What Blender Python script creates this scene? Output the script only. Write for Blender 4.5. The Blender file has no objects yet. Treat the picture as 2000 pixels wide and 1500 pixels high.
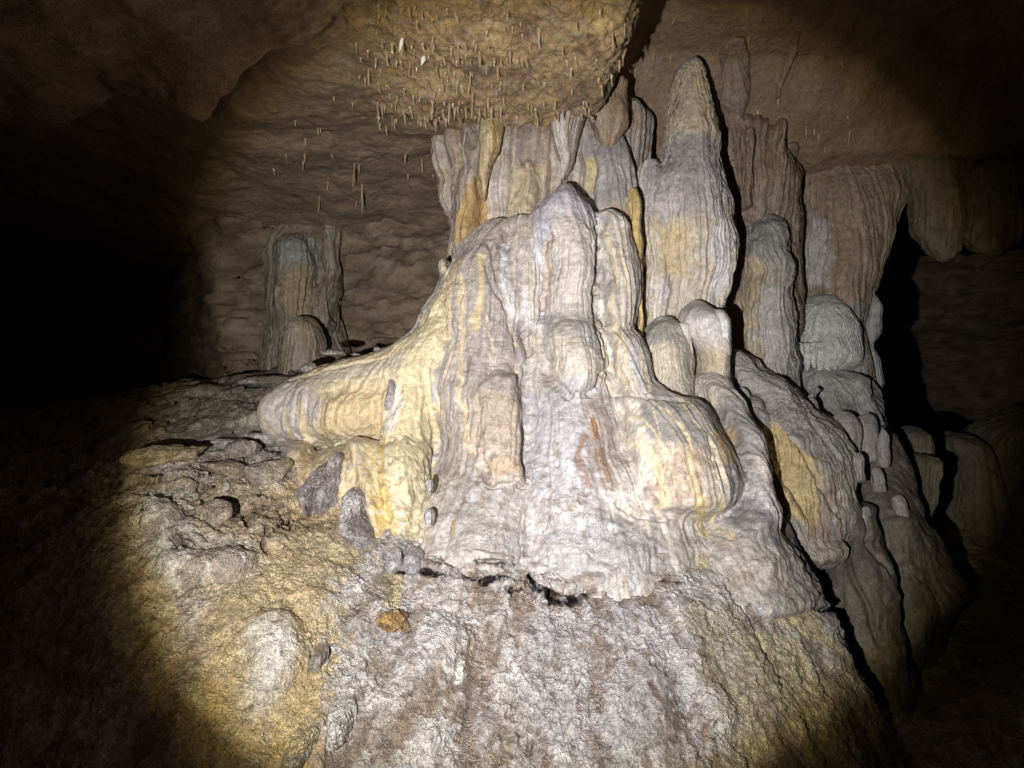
import bpy, math, random
import numpy as np
from mathutils import Vector

# ------------------------------------------------------------------ camera, world, lamp, exposure
SC = bpy.context.scene
COL = SC.collection
F = 1428.1            # focal length in photo pixels (70 degrees across 2000)
CZ = 1.5              # eye height

cam_d = bpy.data.cameras.new("camera")
cam_d.lens_unit = 'FOV'; cam_d.angle = math.radians(70.0)
cam_d.clip_start = 0.02; cam_d.clip_end = 200
cam = bpy.data.objects.new("camera", cam_d); COL.objects.link(cam)
cam.location = (0, 0, CZ); cam.rotation_euler = (math.radians(90), 0, 0)
SC.camera = cam

w = bpy.data.worlds.new("World"); SC.world = w; w.use_nodes = True
bg = w.node_tree.nodes.get("Background")
bg.inputs[0].default_value = (0.5, 0.45, 0.4, 1); bg.inputs[1].default_value = 0.0006
SC.view_settings.view_transform = 'Standard'; SC.view_settings.look = 'None'
SC.view_settings.exposure = 0.0; SC.view_settings.gamma = 1.0
SC.cycles.max_bounces = 5; SC.cycles.diffuse_bounces = 3; SC.cycles.glossy_bounces = 2

def W(px, py, d):
    return np.array([(px-1000)/F*d, d, CZ-(py-750)/F*d])

# the caver's torch, held low and left of the camera
LPOS = Vector((-0.29, 0.0, CZ-0.12))
ld = bpy.data.lights.new("torch", 'SPOT')
ld.energy = 1400; ld.spot_size = math.radians(160); ld.spot_blend = 0.3; ld.shadow_soft_size = 0.012
ld.color = (1.0, 0.97, 0.945)
lo = bpy.data.objects.new("torch", ld); COL.objects.link(lo)
lo.location = LPOS
AIM = (1035, 775)
lo.rotation_euler = (Vector(W(AIM[0], AIM[1], 2.8)) - LPOS).to_track_quat('-Z', 'Y').to_euler()
ld.use_nodes = True
nt = ld.node_tree; nt.nodes.clear()
o_ = nt.nodes.new('ShaderNodeOutputLight'); e_ = nt.nodes.new('ShaderNodeEmission')
tc = nt.nodes.new('ShaderNodeTexCoord'); sx = nt.nodes.new('ShaderNodeSeparateXYZ')
nt.links.new(tc.outputs['Normal'], sx.inputs[0])
def lmath(op, a, b=None):
    n = nt.nodes.new('ShaderNodeMath'); n.operation = op
    for i, v in enumerate((a, b)):
        if v is None: continue
        if isinstance(v, (int, float)): n.inputs[i].default_value = v
        else: nt.links.new(v, n.inputs[i])
    return n.outputs[0]
zz = lmath('ABSOLUTE', sx.outputs[2])
ang = lmath('ARCCOSINE', lmath('MINIMUM', zz, 0.99999))          # angle off the beam axis
fac = lmath('MULTIPLY', ang, 1/math.radians(60))
rp = nt.nodes.new('ShaderNodeValToRGB'); nt.links.new(fac, rp.inputs[0])
cr = rp.color_ramp
def ramp(cr, st):
    while len(cr.elements) > 1: cr.elements.remove(cr.elements[-1])
    cr.elements[0].position = st[0][0]; cr.elements[0].color = (*st[0][1], 1)
    for p, c in st[1:]:
        e = cr.elements.new(p); e.color = (*c, 1)
# (degrees/60)
ramp(cr, [(0.0, (.44, .44, .447)), (8/60, (.43, .43, .435)), (14/60, (.385, .385, .387)), (19/60, (.305, .305, .303)), (24/60, (.235, .233, .226)),
          (27.4/60, (.18, .175, .155)), (29.0/60, (.105, .092, .055)), (30.6/60, (.018, .015, .007)), (33/60, (.0032, .0025, .0018)),
          (42/60, (.0014, .0010, .0007)), (1.0, (.0005, .0004, .0003))])
nt.links.new(rp.outputs[0], e_.inputs[0]); e_.inputs[1].default_value = 1.0
nt.links.new(e_.outputs[0], o_.inputs[0])

# ------------------------------------------------------------------ noise
_rs = np.random.RandomState(7)
_g = _rs.normal(size=(256, 3)); _g /= np.linalg.norm(_g, axis=1)[:, None]; _g = _g.astype(np.float32)
_p = _rs.permutation(256).astype(np.int32)
def perlin(P):
    P = np.asarray(P, dtype=np.float32)
    out = np.empty(len(P), np.float32)
    for a in range(0, len(P), 200000):
        q = P[a:a+200000]; fl = np.floor(q); i = fl.astype(np.int32) & 255; f = q-fl
        u = f*f*f*(f*(f*6-15)+10); r = 0
        for dx in (0, 1):
            A = _p[(i[:, 0]+dx) & 255]; wx = u[:, 0] if dx else 1-u[:, 0]
            for dy in (0, 1):
                B = _p[(A+i[:, 1]+dy) & 255]; wy = (u[:, 1] if dy else 1-u[:, 1])*wx
                for dz in (0, 1):
                    g = _g[_p[(B+i[:, 2]+dz) & 255]]
                    r = r + wy*(u[:, 2] if dz else 1-u[:, 2])*((f[:, 0]-dx)*g[:, 0]+(f[:, 1]-dy)*g[:, 1]+(f[:, 2]-dz)*g[:, 2])
        out[a:a+200000] = r*1.6
    return out
def fbm(P, o=3, gain=.5, ridged=False):
    P = np.asarray(P, dtype=np.float32); s = 0; a = 1; t = 0
    for k in range(o):
        n = perlin(P*(2.03**k)+k*17.3)
        if ridged: n = 1-2*np.abs(n)
        s = s+a*n; t += a; a *= gain
    return s/t
def sst(x, a, b):
    t = np.clip((x-a)/(b-a), 0, 1); return t*t*(3-2*t)

# ------------------------------------------------------------------ materials
def stone_material(name, bump=1.0, fine=1.0, spec=.5, rough=(.85, .38), mott=.5, coat=.8):
    m = bpy.data.materials.new(name); m.use_nodes = True
    t = m.node_tree; N = t.nodes; L = t.links
    b = N['Principled BSDF']
    at = N.new('ShaderNodeAttribute'); at.attribute_name = 'stain'
    aw = N.new('ShaderNodeAttribute'); aw.attribute_name = 'wet'
    co = N.new('ShaderNodeTexCoord')
    def noise(s, d=3, r=.6, vec=None):
        n = N.new('ShaderNodeTexNoise'); n.inputs['Scale'].default_value = s; n.inputs['Detail'].default_value = d
        n.inputs['Roughness'].default_value = r; L.new(vec or co.outputs['Object'], n.inputs['Vector']); return n.outputs[0]
    def mr(v, a, b_, c, d):
        n = N.new('ShaderNodeMapRange'); L.new(v, n.inputs[0])
        for i, x in enumerate((a, b_, c, d)): n.inputs[i+1].default_value = x
        return n.outputs[0]
    def mm(op, a, b_):
        n = N.new('ShaderNodeMath'); n.operation = op
        for i, v in enumerate((a, b_)):
            if isinstance(v, (int, float)): n.inputs[i].default_value = v
            else: L.new(v, n.inputs[i])
        return n.outputs[0]
    n1 = noise(38, 5, .7); n2 = noise(150, 4, .7); n3 = noise(11, 4, .6)
    f1 = mr(n1, .3, .7, 1-mott*.5, 1+mott*.5); f2 = mr(n2, .3, .7, 1-mott*.5, 1+mott*.5); f3 = mr(n3, .3, .7, 1-mott*.25, 1+mott*.25)
    f = mm('MULTIPLY', mm('MULTIPLY', f1, f2), f3)
    vm = N.new('ShaderNodeVectorMath'); vm.operation = 'SCALE'
    L.new(at.outputs['Color'], vm.inputs[0]); L.new(f, vm.inputs['Scale'])
    L.new(vm.outputs[0], b.inputs['Base Color'])
    r = mr(aw.outputs['Fac'], 0, 1, rough[0], rough[1])
    L.new(mm('ADD', r, mr(n3, .35, .65, -.14, .2)), b.inputs['Roughness'])
    L.new(mr(aw.outputs['Fac'], 0, 1, .25, spec), b.inputs['Specular IOR Level'])
    n4 = noise(5.5, 3, .55); pm = mr(n4, .40, .60, .25, 1.25)         # smooth sheets alternate with rough crust
    h = mm('ADD', mm('MULTIPLY', mm('MULTIPLY', n1, pm), .0085*bump), mm('MULTIPLY', mm('MULTIPLY', n2, pm), .0032*fine))
    vo = N.new('ShaderNodeTexVoronoi'); vo.inputs['Scale'].default_value = 210; L.new(co.outputs['Object'], vo.inputs['Vector'])
    h = mm('ADD', h, mm('MULTIPLY', vo.outputs['Distance'], .0018*fine))
    bn = N.new('ShaderNodeBump'); bn.inputs['Distance'].default_value = 1.0; bn.inputs['Strength'].default_value = 1.0
    L.new(h, bn.inputs['Height']); L.new(bn.outputs[0], b.inputs['Normal'])
    b2 = N.new('ShaderNodeBump'); b2.inputs['Distance'].default_value = 1.0; b2.inputs['Strength'].default_value = .9
    L.new(mm('ADD', mm('MULTIPLY', n1, .006*bump), mm('MULTIPLY', n2, .0014*fine)), b2.inputs['Height']); L.new(b2.outputs[0], b.inputs['Coat Normal'])
    L.new(mm('MULTIPLY', mr(aw.outputs['Fac'], .25, 1, 0, coat), mr(n3, .42, .58, .15, 1)), b.inputs['Coat Weight'])
    b.inputs['Coat Roughness'].default_value = .09; b.inputs['Coat IOR'].default_value = 1.33
    return m
M_FLOW = stone_material('flowstone_calcite', .85, .9, .6, (.7, .26), .6, 1.0)
M_BASE = stone_material('wet_crystalline_flowstone', 1.5, 2.6, 1.0, (.66, .2), 1.0, 1.6)
M_CEIL = stone_material('rough_ceiling_rock', 1.6, 1.2, .4, (.9, .4), .5)
M_FAR = stone_material('dull_cave_rock', 1.3, .8, .3, (.92, .5), .45)
M_TIP = stone_material('wet_stalactite_calcite', .006, .003, .6, (.6, .25), .25, 1.2)
M_MUD = stone_material('crumbly_clay', 2.2, 2.2, .4, (.9, .5), .8)

# ------------------------------------------------------------------ mesh helpers
def new_mesh(name, V, Fq, mat, col=None, wet=None, origin=None, smooth=True):
    V = np.asarray(V, dtype=np.float64).reshape(-1, 3)
    if origin is None: origin = np.zeros(3)
    me = bpy.data.meshes.new(name)
    me.vertices.add(len(V)); me.vertices.foreach_set('co', (V-origin).astype(np.float32).ravel())
    Fq = np.asarray(Fq, dtype=np.int32)
    me.loops.add(Fq.size); me.loops.foreach_set('vertex_index', Fq.ravel())
    me.polygons.add(len(Fq)); me.polygons.foreach_set('loop_start', np.arange(0, Fq.size, Fq.shape[1], dtype=np.int32))
    me.update(calc_edges=True)
    if smooth: me.polygons.foreach_set('use_smooth', np.ones(len(Fq), dtype=bool))
    if col is not None:
        a = me.attributes.new('stain', 'FLOAT_COLOR', 'POINT')
        c = np.ones((len(V), 4), np.float32); c[:, :3] = np.clip(col, .004, .9); a.data.foreach_set('color', c.ravel())
        a = me.attributes.new('wet', 'FLOAT', 'POINT')
        if wet is None: wet = np.full(len(V), .4)
        a.data.foreach_set('value', np.clip(wet, 0, 1).astype(np.float32))
    me.materials.append(mat)
    me.validate()
    return me
def link(name, me, origin=None, parent=None, label=None, cat=None, group=None, kind=None):
    o = bpy.data.objects.new(name, me); COL.objects.link(o)
    if parent is not None:
        o.parent = parent; loc = Vector(origin if origin is not None else (0, 0, 0)) - Vector(parent.location); o.location = loc
    elif origin is not None: o.location = origin
    if label: o['label'] = label
    if cat: o['category'] = cat
    if group: o['group'] = group
    if kind: o['kind'] = kind
    return o
def empty(name, loc, label, cat, group=None):
    o = bpy.data.objects.new(name, None); COL.objects.link(o); o.location = loc; o.empty_display_size = .1
    o['label'] = label; o['category'] = cat
    if group: o['group'] = group
    return o
def grid_faces(m, n, wrap=False):
    i = np.arange(m-1)[:, None]; j = np.arange(n if wrap else n-1)[None, :]; j2 = (j+1) % n
    return np.stack([i*n+j, i*n+j2, (i+1)*n+j2, (i+1)*n+j], -1).reshape(-1, 4)
def interp_rows(R, m):
    R = np.asarray(R, float); k = len(R); t = np.concatenate([[0], np.cumsum(np.linalg.norm(np.diff(R[:, :3]*[F/2.5, F/2.5, F/2.5], axis=0), axis=1)+1e-3)])
    tt = np.linspace(0, t[-1], m); out = np.empty((m, R.shape[1]))
    for c in range(R.shape[1]):            # monotone cubic
        y = R[:, c]; h = np.diff(t); dl = np.diff(y)/h; s = np.zeros(k)
        for i in range(1, k-1):
            if dl[i-1]*dl[i] > 0: s[i] = 2*dl[i-1]*dl[i]/(dl[i-1]+dl[i])
        s[0] = dl[0]; s[-1] = dl[-1]
        ix = np.clip(np.searchsorted(t, tt, side='right')-1, 0, k-2); x = (tt-t[ix])/h[ix]; hh = h[ix]
        out[:, c] = (y[ix]*(1+2*x)*(1-x)**2+s[ix]*hh*x*(1-x)**2+y[ix+1]*x*x*(3-2*x)+s[ix+1]*hh*x*x*(x-1))
    return out
def loft(rows, m=None, n=56, axis='z', p=2.0, cap=True):
    """rows, axis z: (py, px left, px right, depth of front, depth of centre); axis x: (px, py top, py bottom, front, centre)."""
    R = []
    for a, l, r, df, dc in rows:
        if axis == 'z':
            z = CZ-(a-750)/F*df; x0 = (l-1000)/F*dc; x1 = (r-1000)/F*dc
            R.append([z, (x0+x1)/2, dc, abs(x1-x0)/2, dc-df])
        else:
            x = (a-1000)/F*dc; z0 = CZ-(r-750)/F*dc; z1 = CZ-(l-750)/F*dc
            R.append([x, (z0+z1)/2, dc, abs(z1-z0)/2, dc-df])
    if cap:
        def endcap(e, nx):
            e = list(e); d = (e[0]-nx[0]); s = 1 if d > 0 else -1; h = min(e[3], e[4])
            return [[e[0]+s*h*.35, e[1], e[2], e[3]*.62, e[4]*.62], [e[0]+s*h*.45, e[1], e[2], e[3]*.02, e[4]*.02]]
        a = endcap(R[0], R[1]); b = endcap(R[-1], R[-2])
        R = [a[1], a[0]]+R+b
    if m is None: m = max(24, int(len(R)*9))
    Q = interp_rows(R, m); ph = np.linspace(0, 2*math.pi, n, endpoint=False)
    cs = np.sign(np.cos(ph))*np.abs(np.cos(ph))**(2/p); sn = np.sign(np.sin(ph))*np.abs(np.sin(ph))**(2/p)
    a = Q[:, 1:2]+np.maximum(Q[:, 3:4], 1e-4)*cs; b = Q[:, 2:3]-np.maximum(Q[:, 4:5], 1e-4)*sn; t = np.repeat(Q[:, 0:1], n, 1)
    V = np.stack([a, b, t], -1) if axis == 'z' else np.stack([t, b, a], -1)
    V = V.reshape(-1, 3); Fq = grid_faces(m, n, True)
    # caps as quads-with-centre collapse
    V = np.vstack([V, V[:n].mean(0), V[-n:].mean(0)]); c0 = m*n; c1 = c0+1
    j = np.arange(n); j2 = (j+1) % n
    T0 = np.stack([np.full(n, c0), j2, j], -1); T1 = np.stack([np.full(n, c1), (m-1)*n+j, (m-1)*n+j2], -1)
    return V, Fq, np.vstack([T0, T1])
def ball(px, py, d, rx, ry=None, rd=None, n=24):
    """ellipsoid; radii in photo pixels at its own depth"""
    ry = ry or rx; rd = rd or rx; c = W(px, py, d); s = d/F
    th = np.linspace(0.02, math.pi-.02, n)[:, None]; ph = np.linspace(0, 2*math.pi, n*2, endpoint=False)[None]
    V = np.stack([c[0]+rx*s*np.sin(th)*np.cos(ph), c[1]+rd*s*np.sin(th)*np.sin(ph), c[2]+ry*s*np.cos(th)+0*ph], -1).reshape(-1, 3)
    m2 = n*2; V = np.vstack([V, V[:m2].mean(0), V[-m2:].mean(0)]); j = np.arange(m2); j2 = (j+1) % m2
    T = np.vstack([np.stack([np.full(m2, n*m2), j, j2], -1), np.stack([np.full(m2, n*m2+1), (n-1)*m2+j2, (n-1)*m2+j], -1)])
    return V, grid_faces(n, m2, True), T
def tube(pts, r, n=16):
    """tapered tube through photo points (px,py,d), radii in photo pixels"""
    P = np.array([W(*q) for q in pts]); rr = np.array([a*q[2]/F for a, q in zip(r, pts)])
    R = np.column_stack([P, rr]); k = max(8, len(P)*6)
    t = np.linspace(0, len(P)-1, k); Q = np.column_stack([np.interp(t, range(len(P)), R[:, c]) for c in range(4)])
    for _ in range(3): Q[1:-1] = (Q[:-2]+2*Q[1:-1]+Q[2:])/4
    T = np.gradient(Q[:, :3], axis=0); T /= np.linalg.norm(T, axis=1)[:, None]
    up = np.array([0, 1, .01]); A = np.cross(T, up); A /= np.linalg.norm(A, axis=1)[:, None]; B = np.cross(A, T)
    ph = np.linspace(0, 2*math.pi, n, endpoint=False)
    V = Q[:, None, :3]+Q[:, None, 3:]*(A[:, None]*np.cos(ph)[None, :, None]+B[:, None]*np.sin(ph)[None, :, None])
    e0 = Q[0, :3]-T[0]*Q[0, 3]*.7; e1 = Q[-1, :3]+T[-1]*Q[-1, 3]*.7
    V = np.vstack([V.reshape(-1, 3), e0, e1]); j = np.arange(n); j2 = (j+1) % n; c = k*n
    TT = np.vstack([np.stack([np.full(n, c), j2, j], -1), np.stack([np.full(n, c+1), (k-1)*n+j, (k-1)*n+j2], -1)])
    return V, grid_faces(k, n, True), TT
def fuse(parts, voxel, smooth=4):
    """weld closed shapes into one continuous skin"""
    me = bpy.data.meshes.new('tmp'); V = []; L = []; S = []; off = 0
    for v, q, t in parts:
        V.append(v); L.append((q+off).ravel()); S += [4]*len(q); L.append((t+off).ravel()); S += [3]*len(t); off += len(v)
    V = np.vstack(V); L = np.concatenate(L).astype(np.int32); S = np.array(S)
    me.vertices.add(len(V)); me.vertices.foreach_set('co', V.astype(np.float32).ravel())
    me.loops.add(len(L)); me.loops.foreach_set('vertex_index', L)
    me.polygons.add(len(S)); me.polygons.foreach_set('loop_start', np.concatenate([[0], np.cumsum(S)[:-1]]).astype(np.int32))
    me.update(calc_edges=True); me.validate()
    o = bpy.data.objects.new('tmp', me); COL.objects.link(o)
    bm_fix(me)
    r = o.modifiers.new('r', 'REMESH'); r.mode = 'VOXEL'; r.voxel_size = voxel
    r.voxel_size = voxel*2
    if smooth:
        s = o.modifiers.new('s', 'SMOOTH'); s.factor = .5; s.iterations = smooth
    r = o.modifiers.new('u', 'SUBSURF'); r.subdivision_type = 'CATMULL_CLARK'; r.levels = 1; r.render_levels = 1
    dg = bpy.context.evaluated_depsgraph_get(); ev = o.evaluated_get(dg); m2 = ev.to_mesh()
    n = len(m2.vertices); co = np.empty(n*3, np.float32); m2.vertices.foreach_get('co', co)
    no = np.empty(n*3, np.float32); m2.vertex_normals.foreach_get('vector', no)
    k = len(m2.polygons); li = np.empty(len(m2.loops), np.int32); m2.loops.foreach_get('vertex_index', li)
    ok = len(m2.loops) == 4*k
    if not ok: raise RuntimeError('non quad remesh')
    ev.to_mesh_clear(); bpy.data.objects.remove(o); bpy.data.meshes.remove(me)
    return co.reshape(-1, 3).astype(np.float64), no.reshape(-1, 3).astype(np.float64), li.reshape(-1, 4)
def bm_fix(me):
    import bmesh
    b = bmesh.new(); b.from_mesh(me); bmesh.ops.recalc_face_normals(b, faces=b.faces); b.to_mesh(me); b.free()
def grid_normals(V, m, n):
    G = V.reshape(m, n, 3); a = np.gradient(G, axis=0); b = np.gradient(G, axis=1); c = np.cross(a, b)
    c /= np.linalg.norm(c, axis=-1)[..., None]+1e-12; return c.reshape(-1, 3)

# ------------------------------------------------------------------ staining and sculpting on a surface (all in world space)
class Skin:
    def __init__(s, V, N, Fq, axis=(0.12, 3.2), k=.35):
        s.V = V; s.N = N; s.F = Fq; s.k = k; s.axis = axis
        n = len(V); s.col = np.zeros((n, 3)); s.wet = np.full(n, .35)
        s.pp = np.column_stack([1000+V[:, 0]/np.maximum(V[:, 1], .05)*F, 750-(V[:, 2]-CZ)/np.maximum(V[:, 1], .05)*F])
        dx = V[:, 0]-axis[0]; dy = V[:, 1]-axis[1]; s.R = np.hypot(dx, dy); s.phi = np.arctan2(dx, -dy)
        s.w1 = fbm(V*6+3, 3); s.w2 = fbm(V*6+41, 3); s.w3 = fbm(V*28+5, 3); s.w4 = fbm(V*28+77, 3)
        s.Q = np.column_stack([V[:, 0], V[:, 2]+k*V[:, 1]])
        s.Qw = s.Q+np.column_stack([s.w1*.03+s.w3*.012, s.w2*.03+s.w4*.012])
    def q(s, px, py):
        d = np.maximum(np.abs(s.pp[:, 0]-px), np.abs(s.pp[:, 1]-py)); r = 5
        while True:
            i = np.nonzero((d < r) & (s.V[:, 1] > .2))[0]
            if len(i): break
            r *= 2
            if r > 2000: return np.array([(px-1000)/F*2.8, 0]), 2.8
        j = i[np.argmin(s.V[i, 1])]; dd = s.V[j, 1]
        P = W(px, py, dd); return np.array([P[0], P[2]+s.k*P[1]]), dd
    def dist_line(s, pts, rr, warp=True):
        """normalised distance (1 at the edge) to a polyline with per-point radii (photo pixels)"""
        Q = s.Qw if warp else s.Q; best = np.full(len(Q), 9.0); qs = [s.q(*p[:2]) for p in pts]
        if not hasattr(rr, '__len__'): rr = [rr]*len(pts)
        rm = [r*q[1]/F for r, q in zip(rr, qs)]
        if len(pts) == 1: qs = qs*2; rm = rm*2
        for (a, _), (b, _), ra, rb in zip(qs[:-1], qs[1:], rm[:-1], rm[1:]):
            M = 2.2*max(ra, rb); i = np.nonzero((Q[:, 0] > min(a[0], b[0])-M) & (Q[:, 0] < max(a[0], b[0])+M) & (Q[:, 1] > min(a[1], b[1])-M) & (Q[:, 1] < max(a[1], b[1])+M))[0]
            if not len(i): continue
            ab = b-a; L2 = ab@ab+1e-9; t = np.clip(((Q[i]-a)@ab)/L2, 0, 1)
            dd = np.linalg.norm(Q[i]-(a+t[:, None]*ab), axis=1)/(ra+(rb-ra)*t+1e-6)
            best[i] = np.minimum(best[i], dd)
        return best
    def sd_poly(s, pts, warp=True):
        Q = s.Qw if warp else s.Q; P = np.array([s.q(*p)[0] for p in pts]); n = len(P)
        lo = P.min(0)-.1; hi = P.max(0)+.1; sd = np.full(len(Q), 1.0)
        i = np.nonzero(((Q > lo) & (Q < hi)).all(1))[0]; q = Q[i]; best = np.full(len(i), 9.0); ins = np.zeros(len(i), bool)
        for a, b in zip(P, np.roll(P, -1, 0)):
            ab = b-a; t = np.clip(((q-a)@ab)/(ab@ab+1e-9), 0, 1); best = np.minimum(best, np.linalg.norm(q-(a+t[:, None]*ab), axis=1))
            c = (a[1] > q[:, 1]) != (b[1] > q[:, 1]); xi = a[0]+(q[:, 1]-a[1])/(b[1]-a[1]+1e-12)*ab[0]; ins ^= c & (q[:, 0] < xi)
        sd[i] = np.where(ins, -best, best); return sd
    def mix(s, mask, c, wet=None):
        m = np.clip(mask, 0, 1)
        s.col = s.col*(1-m[:, None])+np.array(c)*m[:, None]
        if wet is not None: s.wet = s.wet*(1-m)+wet*m
    def stroke(s, pts, r, c, a=1.0, soft=.5, wet=None, warp=True):
        s.mix(a*(1-sst(s.dist_line(pts, r, warp), 1-soft, 1+soft*.3)), c, wet)
    def poly(s, pts, c, a=1.0, soft=.012, wet=None, speck=0, warp=True):
        sd = s.sd_poly(pts, warp)
        if speck: sd = sd+speck*s.w3
        s.mix(a*(1-sst(sd, -soft, soft)), c, wet)
    def push(s, pts, r, h, power=2.0, warp=False, vec=None, flat=False):
        """raise (h>0) or sink (h<0) the surface along a line, metres"""
        d = s.dist_line(pts, r, warp); f = np.clip(1-np.minimum(d, 1)**power, 0, 1)
        if flat: f = 1-sst(d, .7, 1.0)
        D = s.N if vec is None else np.array(vec)[None]
        s.V = s.V+D*(h*f)[:, None]
    def disp(s, h, vec=None): s.V = s.V+(s.N if vec is None else np.array(vec)[None])*np.asarray(h)[:, None]
    def streaks(s, fr, zf=.8, warp=.35, o=3, seed=0):
        warp = warp*.5
        """noise that runs down the fall line"""
        a = s.phi*fr+s.w1*warp
        return fbm(np.column_stack([a, s.V[:, 2]*zf+seed, s.R*.6+seed]), o, .6)
def finish(sk, name, mat, origin, **kw):
    me = new_mesh(name, sk.V, sk.F, mat, sk.col, sk.wet, np.array(origin, float))
    return link(name, me, origin, **kw)

# palette (base colours)
LAV = (.46, .44, .46); GREY = (.27, .255, .25); DGREY = (.15, .145, .145); CREAM = (.66, .56, .36); YEL = (.56, .40, .15)
ORA = (.48, .30, .12); TAN = (.40, .29, .17); BRN = (.17, .11, .065); DBRN = (.085, .055, .035); WHT = (.78, .75, .72); BUFF = (.50, .42, .28)
OCH = (.38, .26, .10)

def standard(parts, voxel, smooth, axis, k=.2, c0=BUFF, c1=LAV, c2=CREAM, fl=(12, .004), rip=.002, rough=.003, streak=.6, wet=.3, seed=0, low=.01, zf=.8, warp=.03):
    """fuse, then generic speleothem relief and staining: flutes, ripples, grain"""
    V, N, Fq = fuse(parts, voxel, smooth)
    s = Skin(V, N, Fq, axis, k)
    vert = np.sqrt(np.clip(1-N[:, 2]**2, 0, 1))
    u = s.V*4.2+seed; s.V = s.V+np.column_stack([fbm(u+9, 2), .6*fbm(u+31, 2), .5*fbm(u+55, 2)])*warp
    u = s.V*13+seed; s.V = s.V+np.column_stack([perlin(u+9), .6*perlin(u+31), .5*perlin(u+55)])*warp*.2
    a = s.streaks(fl[0], zf, .4, 3, seed)
    b = s.streaks(fl[0]*2.7, zf*1.3, .5, 2, seed+9)
    cr_ = 1-2*np.abs(s.streaks(fl[0]*1.6, zf*.7, .5, 2, seed+3)); cr_ = cr_-.45*sst(s.w2+.4*s.w4, -.1, .35)
    s.disp((a*fl[1]+b*fl[1]*.6-np.clip(cr_-.55, 0, 1)*fl[1]*2.2)*vert)
    s.disp(s.w1*low)
    rp_ = perlin(np.column_stack([V[:, 0]*14, V[:, 1]*14, V[:, 2]*75+s.w1*4]))
    s.disp(rp_*rip*.6*sst(s.w2, -.1, .25))
    s.disp(s.w3*rough+fbm(V*75, 2)*rough*.45)
    t = sst(s.w1+.3*s.w3+.2*a, -.35, .35); s.col = np.array(c0)*(1-t[:, None])+np.array(c1)*t[:, None]
    s.mix(sst(a+.3*s.w3, .12, .38)*streak, c2)
    s.mix(sst(-b-.3*s.w4, .2, .5)*.4*streak, np.array(c1)*.6)
    s.mix(sst(cr_+.2*s.w4, .62, .9)*.55*streak, np.array(c0)*.5)
    s.mix(sst(b+.3*s.w3, .28, .5)*.6*streak, np.array(c2)*1.12)
    s.mix(sst(s.w2+.8*s.w4, .3, .6)*.4, np.array(c0)*.62)
    c_ = s.streaks(fl[0]*5.5, zf*.9, .5, 2, seed+21)
    s.mix(sst(c_+.25*s.w4, .22, .42)*.5*streak, np.clip(np.array(c2)*1.15, 0, .75)); s.mix(sst(-c_+.25*s.w3, .25, .45)*.45*streak, np.array(c0)*.6); s.disp(c_*.0016*vert)
    s.wet[:] = wet+.15+.3*s.w2
    return s

exec_parts = []

# ================================================================== THE CAVE SHELL (structure)
def fan(az0, az1, naz, d0, d1, nd, dense=(-38, 38)):
    """points spread round the observer: even in bearing, closer together nearby"""
    a = np.linspace(-1, 1, naz); A = np.where(np.abs(a) < .86, a/.86*dense[1], np.sign(a)*(dense[1]+(np.abs(a)-.86)/.14*(az1-dense[1])))
    d = d0*(d1/d0)**np.linspace(0, 1, nd); A = np.radians(A)
    return np.sin(A)[None]*d[:, None], np.cos(A)[None]*d[:, None]

def ceil_z(x, y, fine=True):
    x = np.asarray(x, float); y = np.asarray(y, float); P = np.column_stack([x.ravel(), y.ravel(), np.zeros(x.size)])
    n = fbm(P*1.3+11, 3).reshape(x.shape); n2 = fbm(P*5+2, 3).reshape(x.shape)
    z = 2.62+.06*n+.022*n2
    # the roof climbs to the right of the bulge, then sweeps down to the right-hand column
    rt = sst(x, .30, .62)
    zr = np.interp(y, [0, 2.6, 3.05, 3.35, 3.52, 3.7, 3.95, 5, 9], [3.0, 3.05, 3.10, 3.0, 2.82, 2.66, 2.60, 2.62, 2.7])+.05*n+.02*n2
    z = z*(1-rt)+zr*rt
    # hanging bulge over the flowstone
    ex = .40+.035*(y-2)+.05*n2+.03*np.sin(y*9)
    xl = -.50-.12*(y-2)+.05*n2
    m = sst(ex-x, -.01, .05)*sst(x-xl, -.15, .45)*(1-sst(y+.25*n2+.25*np.abs(x-.1), 2.86, 3.2))
    z = z-.085*m
    # step at the left: the near roof hangs lower than the far roof
    yl = np.interp(x, [-2.6, -1.5, -1.17, -1.03, -.85, -.72, -.54, -.35], [2.9, 2.62, 2.40, 2.46, 2.28, 2.16, 2.07, 1.98])+.07*n2
    m2 = (1-sst(y-yl, -.02, .04))*(1-sst(x, -.62, -.40))
    z = z-.15*m2-.10*np.exp(-((x+1.02)/.22)**2-((y-2.45)/.18)**2)*(1-sst(y-yl, -.02, .05))
    z = z+.05*fbm(P*np.array([3.0, 2.2, 1])+23, 4).reshape(x.shape)*(1-.5*rt)
    z = z+.35*sst(y, 4.6, 6.5)*sst(x, 1.2, 2.6)
    z = z-.14*sst(y, 3.6, 4.8)*(1-sst(x, -.4, .4))
    return z
def hit_ceiling(px, py):
    d = np.linspace(.8, 6, 700); P = np.array([(px-1000)/F*d, d, CZ-(py-750)/F*d])
    i = np.argmax(P[2] > ceil_z(P[0], P[1])); return P[:, i]

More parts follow.
